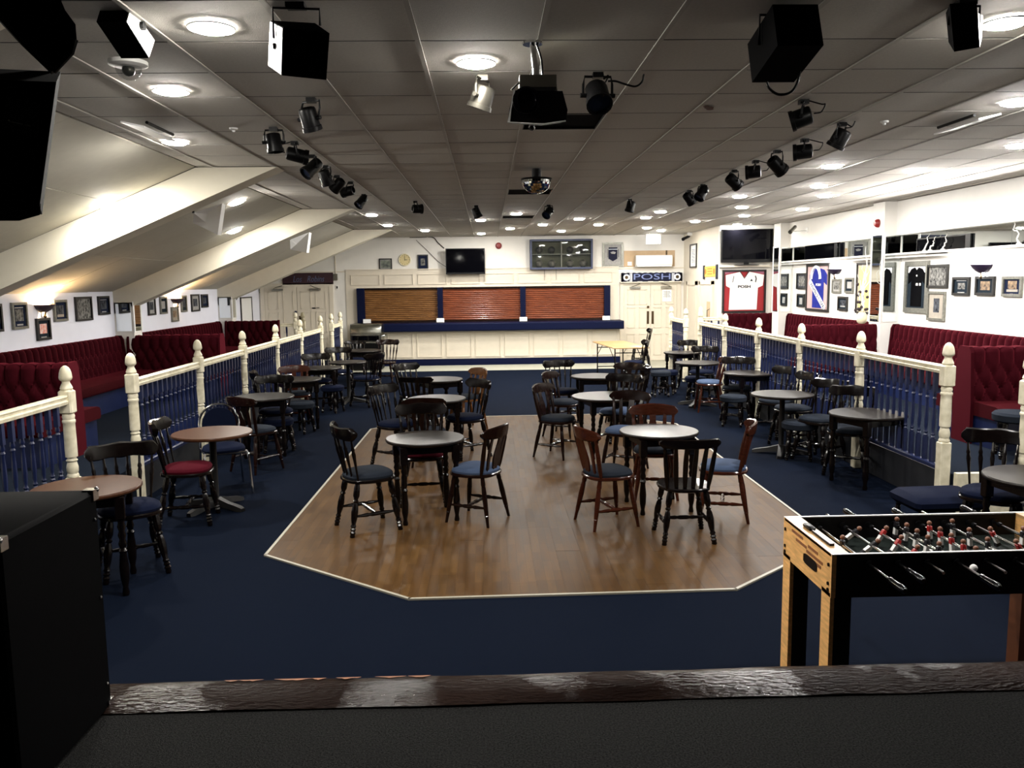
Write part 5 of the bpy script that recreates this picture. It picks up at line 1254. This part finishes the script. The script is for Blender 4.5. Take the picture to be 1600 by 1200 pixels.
for (x, y0, y1, lb) in ((1444, 398, 366, 'white twisted twig standing on the near right ledge beside the mirrored pier'), (1453, 397, 371, 'second white twisted twig on the near right ledge'), (1473, 394, 366, 'white twisted twig leaning before the dark panel on the near right ledge'), (1592, 384, 349, 'white twisted twig on the right ledge at the right edge of the photo')):
    a = at_x(x, y0, XR-.10); a.z = 2.505; c = at_x(x+(8 if x != 1592 else -8), y1, XR-.10)
    t = thing('twig', lb, 'twig', a, 0, 'white twigs on the right ledge'); b = MB(); twig(b, (0, 0, .02), c-a, .013, .04, 12, x); part('stem', b, 'twig', t)
    part('weight', MB().lathe([(.03, 0), (.03, .015), (.012, .025)], None, 12), 'white_plastic', t)
# fire bell and cctv on the right
p = at_x(1373, 349, 6.30)
t = thing('alarm_sounder', 'small dark red alarm sounder high on the near mirrored pier', 'alarm', p, rot=(0, -PI/2, 0)); part('dome', MB().lathe([(.07, 0), (.065, .04), (.04, .07), (.001, .075)], None, 16), 'alarm_red', t); part('base', MB().lathe([(.075, -.01), (.078, .005)], None, 16), 'white_plastic', t)
def cctv(lb, p, d, m, plate):
    t = thing('security_camera', lb, 'camera', p, 0, 'bullet security cameras'); d = Vector(d).normalized()
    part('body', MB().rod((0, 0, 0), d*.26, [(.03, 0), (.036, .04), (.036, .8), (.042, .82), (.042, 1), (.03, 1), (.028, .93), (.001, .92)], 14), m, t)
    q = Vector(plate)-Vector(p); part('arm', MB().tube([d*.08, d*.08+Vector((0, 0, -.06)), q*.6+Vector((0, 0, -.04)), q], .010, 6), 'white_plastic', t); part('base', MB().box(q, (.10, .10, .10)), 'white_plastic', t, smooth=False)
a = at_y(1078, 369, 21.2); cctv('black bullet camera at the ceiling corner over the document frame', (a.x-.02, 21.2, a.z), (-.8, -.6, -.35), 'black_plastic', (CX-.05, 21.2, a.z+.06))
a = at_x(1243, 354, XR-.3); cctv('grey bullet camera high on the far right wall above the dark panels', (a.x, a.y, a.z), (-.75, -.7, -.55), 'steel', (XR-.06, a.y-.1, a.z-.08))
# big television on the corner room's ledge
o, w_, h, A = onwall('B', (1127, 361), (1205, 409), CY-.10); Xm = mx(A)
t = thing('television', 'large black television with lamp reflections on the corner ledge above the framed white shirt', 'television', (o.x+w_/2, CY-.13, 2.44), -.06, 'televisions')
hh = at_y(1166, 358, CY-.13).z-2.50
part('bezel', MB().bbox((-w_/2, -.04, .06), (w_/2, .03, .06+hh)), 'black_plastic', t, smooth=False)
part('display', MB().bbox((-w_/2+.03, -.042, .13), (w_/2-.03, -.038, .04+hh)), 'screen', t, smooth=False)
part('stand', MB().bbox((-.05, -.02, .005), (.05, .03, .08)).lathe([(.28, 0), (.28, .01), (.06, .02)], Matrix.Scale(.4, 4, (0, 1, 0)), 20), 'black_plastic', t, smooth=False)
# wall television behind the bar
o, w_, h, A = onwall('B', (696, 388.5), (758, 428), 21.75)
t = thing('television', 'black wall television turned off above the middle of the bar', 'television', (o.x+w_/2, 21.75, o.z), 0, 'televisions')
part('bezel', MB().bbox((-w_/2, -.03, 0), (w_/2, .03, h)), 'black_plastic', t, smooth=False); part('display', MB().bbox((-w_/2+.02, -.033, .045), (w_/2-.02, -.029, h-.02)), 'screen', t, smooth=False)
part('wall_arm', MB().bbox((-.1, .03, h*.35), (.1, .22, h*.65)).bbox((-.25, .2, h*.25), (.25, .23, h*.75)), 'black_metal', t, smooth=False)
cb = MB().hose([at_y(x, y, 21.985) for x, y in ((640, 371), (655, 371), (676, 371), (684, 379), (694, 388))], .012, 5); solo('cable', cb, 'grey_metal', 'dark cable running from the ceiling line down to the bar television', 'cable')
cb = MB().hose([at_y(x, y, 21.985) for x, y in ((650, 375), (668, 392), (684, 408), (697, 417))], .006, 5); solo('cable', cb, 'grey_metal', 'thin cable slanting across the bar wall to the television', 'cable')
picture('small landscape portrait photo left of the clock', 'B', (592, 404), (613, 421.5), 'black_frame', 'print_paper', 'print_green', .03, inner=(.14, .16, .86, .84))
picture('dark blue crest picture right of the clock', 'B', (652, 398), (669.5, 422), 'black_frame', 'navy_mount', 'print_grey', .03, inner=(.3, .3, .7, .75))
p = at_y(632.5, 406, YB)
t = thing('wall_clock', 'round cream wall clock on the bar wall', 'clock', p, rot=(PI/2, 0, 0))
part('rim', MB().lathe([(.165, 0), (.165, .03), (.15, .045), (.14, .035)], None, 28, False), 'post_paint', t); part('face', MB().lathe([(.145, .005), (.145, .03), (.001, .032)], None, 28), 'clock_face', t)
hd = MB().bbox((-.006, -.02, .033), (.006, .10, .037)).bbox((-.006, -.008, .034), (.07, .006, .038)); part('hands', hd, 'ink', t, smooth=False)
tk = MB()
for k in range(12):
    q = Matrix.Rotation(k*PI/6, 4, 'Z'); tk.bbox((-.005, .112, .032), (.005, .132, .034), q)
part('hour_marks', tk, 'brass_dark', t, smooth=False)
p = at_y(779, 384, YB)
t = thing('alarm_sounder', 'round dark red alarm sounder high on the bar wall', 'alarm', p, rot=(PI/2, 0, 0)); part('base', MB().lathe([(.085, 0), (.085, .03)], None, 20), 'alarm_red', t); part('dome', MB().lathe([(.07, .03), (.055, .06), (.02, .07), (.001, .065)], None, 20), 'alarm_red', t)
# trophy cabinet with eight balls
o, w_, h, A = onwall('B', (828, 374), (926.5, 420), 21.72)
t = thing('trophy_cabinet', 'dark blue glazed cabinet of footballs on the bar wall', 'cabinet', (o.x, 21.72, o.z))
dpt = .28; fw = .05
f = MB(); f.bbox((0, 0, 0), (w_, dpt, fw)).bbox((0, 0, h-fw), (w_, dpt, h)).bbox((0, 0, fw), (fw, dpt, h-fw)).bbox((w_-fw, 0, fw), (w_, dpt, h-fw))
part('carcass', f, 'cabinet_blue', t, smooth=False); part('back_panel', MB().bbox((fw, dpt-.01, fw), (w_-fw, dpt, h-fw)), 'shelf_back', t, smooth=False)
part('shelf', MB().bbox((fw, .03, h*.49), (w_-fw, dpt-.01, h*.515)), 'green_edge', t, smooth=False); part('divider', MB().bbox((w_*.5-.012, .03, fw), (w_*.5+.012, dpt-.01, h-fw)), 'green_edge', t, smooth=False)
for x0, x1 in ((fw, w_/2-.004), (w_/2+.004, w_-fw)): part('glass_door', MB().bbox((x0, .004, fw), (x1, .010, h-fw)), 'clear_glass', t, smooth=False)
for x in (.23, .42): part('hanging_wire', MB().tube([(w_*x, .15, 0), (w_*x, .15, -.28)], .006, 5), 'grey_metal', t)
for r_, (z, m) in enumerate(((h*.515, 'ball_dark'), (fw, 'ball_leather'))):
    for k, u in enumerate((.15, .35, .64, .85)):
        b = solo('football', MB().ball((0, 0, .105), .092, 16, 10), m, 'football on the %s shelf of the glazed cabinet, %s from the left' % (('upper', 'lower')[r_], ORD[k]), 'football', 'footballs in the glazed cabinet', loc=(o.x+w_*u, 21.72+.14, o.z+z))
        part('ball_ring', MB().lathe([(.06, 0), (.065, .02), (.045, .02), (.045, 0)], None, 14, False), 'black_plastic', b)
# pennant
t, w_, h, Xm = picture('white framed picture of a navy pennant beside the football cabinet', 'B', (941, 379), (973.5, 417), 'silver_frame', 'print_paper', None, .055)
part('pennant', MB().prism([(w_*.30, h*.80), (w_*.30, h*.34), (w_*.51, h*.23), (w_*.72, h*.34), (w_*.72, h*.80)], .012, .018, Xm), 'scarf_navy', t, smooth=False)
part('band', ubox(MB(), Xm, w_*.30, h*.71, .018, w_*.72, h*.735, .02), 'scarf_white', t, smooth=False)
part('emblem', MB().prism([(w_*.38, h*.60), (w_*.44, h*.54), (w_*.60, h*.53), (w_*.65, h*.60), (w_*.52, h*.64)], .018, .021, Xm), 'print_paper', t, smooth=False)
for u in (.26, .76): part('cord', ubox(MB(), Xm, w_*u, h*.40, .012, w_*u+.012, h*.72, .018), 'scarf_navy', t, smooth=False)
# air conditioner on hardboard, exit light
o, w_, h, A = onwall('B', (975, 392), (1054, 416)); Xm = mx(A)
bd = solo('backing_board', ubox(MB(), Xm, 0, 0, 0, w_, h, .02), 'hardboard', 'tan board on the wall behind the air conditioner', 'board', smooth=False, loc=o)
part('socket', ubox(MB(), Xm, .09, .03, .02, .20, .13, .045), 'white_plastic', bd, smooth=False); part('pipe', MB().cyl(Xm @ Vector((w_*.83, h*.7, .05)), Xm @ Vector((w_*.83, h+.0, .05)), .02, 8), 'brass_dark', bd)
o, w_, h, A = onwall('B', (992, 399.5), (1048, 416.5), 21.96); Xm = mx(A)
t = thing('air_conditioner', 'white wall air conditioner over the right double doors', 'air conditioner', o)
b = MB(); pr = [(0, .02), (.04, 0), (.14, .0), (.20, .06), (.21, h*.8), (.18, h), (0, h)]
b.rings([[Xm @ Vector((u, v, d)) for d, v in pr] for u in (0, w_)]); part('housing', b, 'white_plastic', t, smooth=False)
part('louvre', ubox(MB(), Xm, .03, .004, .13, w_-.03, .03, .20), 'white', t, smooth=False)
p = at_y(1021, 375, 21.0)
t = thing('exit_light', 'glowing white exit light box hanging by the ceiling over the right doors', 'sign light', (p.x, 21.0, ZC))
part('housing', MB().bbox((-.19, -.03, -.09), (.19, .05, -.03)), 'white_plastic', t, smooth=False); part('lit_panel', MB().bbox((-.18, -.012, -.27), (.18, .012, -.09)), 'exit_glow', t, smooth=False)
part('hanger', MB().cyl((-.12, 0, -.03), (-.12, 0, 0), .006, 6).cyl((.12, 0, -.03), (.12, 0, 0), .006, 6), 'steel', t)
# scarves
o, w_, h, A = onwall('B', (971, 428), (1067, 440.5), 21.93); Xm = mx(A)
solo('scarf_shelf', MB().bbox((3.50, 21.86, 2.075), (5.14, 22, 2.10)), 'panel_paint', 'cream ledge along the top of the right double doors', 'shelf', smooth=False)
t = thing('scarf', 'navy and white knitted scarf lettered POSH on the ledge over the right double doors', 'scarf', (o.x, 21.93, 2.10)); w_ = 1.62; h = .235
wv = MB(); n = 40
rg_ = [[Xm @ Vector((w_*i/n, v, d+.012*math.sin(i*.9))) for v, d in ((0, -.02), (h*.5, .0), (h+.008*math.sin(i*1.7), -.03), (h+.008*math.sin(i*1.7), -.045), (0, -.035))] for i in range(n+1)]
part('cloth', wv.rings(rg_), 'scarf_navy', t)
for u0, u1 in ((.005, .03), (.135, .15), (.16, .175), (.825, .84), (.85, .865), (.965, .99)): part('stripe', ubox(MB(), Xm, w_*u0, .01, .010, w_*u1, h-.015, .018), 'scarf_white' if u0 not in (.005, .965) else 'black_cloth', t, smooth=False)
for u in (.082, .915):
    part('emblem', MB().cyl(Xm @ Vector((w_*u, h*.5, .008)), Xm @ Vector((w_*u, h*.5, .019)), .085, 16), 'scarf_white', t); part('emblem_core', MB().cyl(Xm @ Vector((w_*u, h*.5, .017)), Xm @ Vector((w_*u, h*.5, .022)), .045, 12), 'brass_dark', t)
lettering('POSH', .2, 'scarf_pale', t, Xm @ Vector((w_*.5, h*.55, .019)), width=w_*.60, height=.15)
q = at_x(1098, 437, CX); q2 = at_x(1127, 412, CX)
t = thing('scarf', 'yellow scarf with orange emblems and dark fringed ends pinned on the corner room', 'scarf', (CX-.004, 18.70, 2.20))
Xm = mx((Vector((0, -1, 0)), Vector((-1, 0, 0))))
part('cloth', ubox(MB(), Xm, -1.15, 0, 0, -.05, .24, .012), 'scarf_yellow', t, smooth=False)
for u in (-1.25, -.13): part('fringe', ubox(MB(), Xm, u, -.06, 0, u+.14, .27, .018), 'scarf_navy', t, smooth=False)
for u in (-1.02, -.28): part('emblem', MB().cyl(Xm @ Vector((u, .12, .012)), Xm @ Vector((u, .12, .017)), .07, 12), 'scarf_orange', t)
for v in (.05, .11, .17): part('printed_line', ubox(MB(), Xm, -.86, v, .012, -.44, v+.025, .014), 'scarf_orange', t, smooth=False)
# document frame on the corner room's flank
t, w_, h, Xm = picture('tall black framed document beside the right double doors', 'R', (1079.5, 382), (1089, 418), 'black_frame', 'white', None, .035, X=CX, grp='document frame')
for k in range(9): part('text_line', ubox(MB(), Xm, w_*.25, h*(.22+.065*k), .012, w_*.75, h*(.235+.065*k), .0135), 'slate_mount', t, smooth=False)
# notice on the right door
o, w_, h, A = onwall('B', (1035, 453), (1049, 471), 21.955); Xm = mx(A)
t = thing('notice', 'white paper notice taped on the right leaf of the double doors', 'notice', o)
part('sheet', ubox(MB(), Xm, 0, 0, 0, w_, h, .004), 'white', t, smooth=False)
for k in range(5): part('text_line', ubox(MB(), Xm, w_*(.1+.05*(k % 2)), h*(.38+.11*k), .004, w_*(.9-.06*(k % 3)), h*(.42+.11*k), .0055), 'slate_mount', t, smooth=False)
# maroon sign over the left doors
o, w_, h, A = onwall('B', (441.5, 427), (521, 444)); Xm = mx(A)
t = thing('sign', 'dark maroon sign board with dim script lettering over the left double doors', 'sign', o)
part('board', MB().prism([(0, 0), (w_, 0), (w_, h), (w_*.16, h), (0, h*.68)], 0, .05, Xm), 'maroon', t, smooth=False)
lettering('Los   Robins', .2, 'sign_ink', t, Xm @ Vector((w_*.52, h*.48, .053)), width=w_*.62, height=h*.52, shear=.3)
# bits by the left doors
o, w_, h, A = onwall('B', (522, 428), (528, 438)); Xm = mx(A)
t = thing('junction_box', 'grey junction box with a conduit beside the maroon sign', 'junction box', o); part('box', ubox(MB(), Xm, 0, 0, 0, w_, h, .06), 'steel', t, smooth=False); part('conduit', MB().cyl(Xm @ Vector((w_/2, h, .02)), Xm @ Vector((w_/2, h+.75, .02)), .014, 8), 'panel_paint', t)
p = at_y(527, 449, YB); t = thing('light_switch', 'small dark switch beside the left double doors', 'switch', p); part('plate', MB().bbox((-.03, -.02, -.05), (.03, 0, .05)), 'white_plastic', t, smooth=False); part('rocker', MB().bbox((-.015, -.03, -.03), (.015, -.02, .03)), 'black_plastic', t, smooth=False)
o, w_, h, A = onwall('L', (397, 457), (405, 467)); 
t = thing('small_sign', 'small green framed sign at the far end of the left wall', 'sign', (-5.99, YB-.0, 2.0)); t.location = (-5.98, YB, 1.93)
part('panel', MB().bbox((-.0, -.02, 0), (.14, 0, .16)), 'white', t, smooth=False); part('frame', MB().bbox((0, -.03, 0), (.14, -.02, .015)).bbox((0, -.03, .145), (.14, -.02, .16)).bbox((0, -.03, 0), (.012, -.02, .16)).bbox((.128, -.03, 0), (.14, -.02, .16)).bbox((0, -.03, .075), (.14, -.02, .09)), 'green_edge', t, smooth=False)
t = thing('notice_board', 'white notice board with a thin dark frame at the far end of the left wall', 'notice board', (XL, 20.3, 1.0)); Xm = mx((Vector((0, 1, 0)), Vector((1, 0, 0))))
part('panel', ubox(MB(), Xm, 0, 0, 0, .95, .85, .015), 'white', t, smooth=False); part('frame', ubox(ubox(ubox(ubox(MB(), Xm, 0, 0, 0, .95, .03, .03), Xm, 0, .82, 0, .95, .85, .03), Xm, 0, 0, 0, .03, .85, .03), Xm, .92, 0, 0, .95, .85, .03), 'black_frame', t, smooth=False)
fl = MB(); fl.rings([[(XL+.02, 19.55, 1.72), (XL+.02, 19.55, 1.95), (XL+.05, 19.55, 1.95)], [(XL+.06, 19.8, 1.78), (XL+.06, 19.8, 1.98), (XL+.10, 19.8, 1.96)], [(XL+.04, 20.1, 1.86), (XL+.04, 20.1, 2.0), (XL+.07, 20.1, 1.98)]])
solo('pennant', fl, 'navy_paint', 'small blue pennant pinned high at the far end of the left wall', 'pennant')
# chrome jukebox by the left end of the bar
t = thing('jukebox', 'chrome topped jukebox against the bar at the far end of the left railing', 'jukebox', (-3.02, 20.6, 0), -.05)
part('cabinet', MB().cbox((0, .1, .38), (.74, .46, .72), .02), 'black_metal', t)
dm = MB(); pr = [(-.12, .72), (-.125, .90), (-.12, 1.02), (-.09, 1.10), (-.03, 1.14), (.12, 1.16), (.33, 1.14), (.34, .72)]
dm.rings([[(x, y*(1 if abs(x) < .36 else .93), .72+(z-.72)*(1 if abs(x) < .36 else .95)) for y, z in pr] for x in (-.385, -.35, .35, .385)]); part('hood', dm, 'steel', t)
part('window', MB().bbox((-.33, -.135, .74), (.33, -.12, .86)), 'screen', t, smooth=False); part('chrome_trim', MB().cyl((-.36, -.14, .70), (.36, -.14, .70), .022, 10).cyl((-.36, -.13, .885), (.36, -.13, .885), .012, 10), 'chrome', t)
part('side_handle', MB().tube([(.38, .0, .85), (.44, .0, .85), (.44, .2, .85), (.38, .2, .85)], .014, 8), 'chrome', t)
part('foot', MB().bbox((-.33, -.08, 0), (-.27, .28, .03)).bbox((.27, -.08, 0), (.33, .28, .03)), 'black_plastic', t, smooth=False)
bpy.context.view_layer.update()
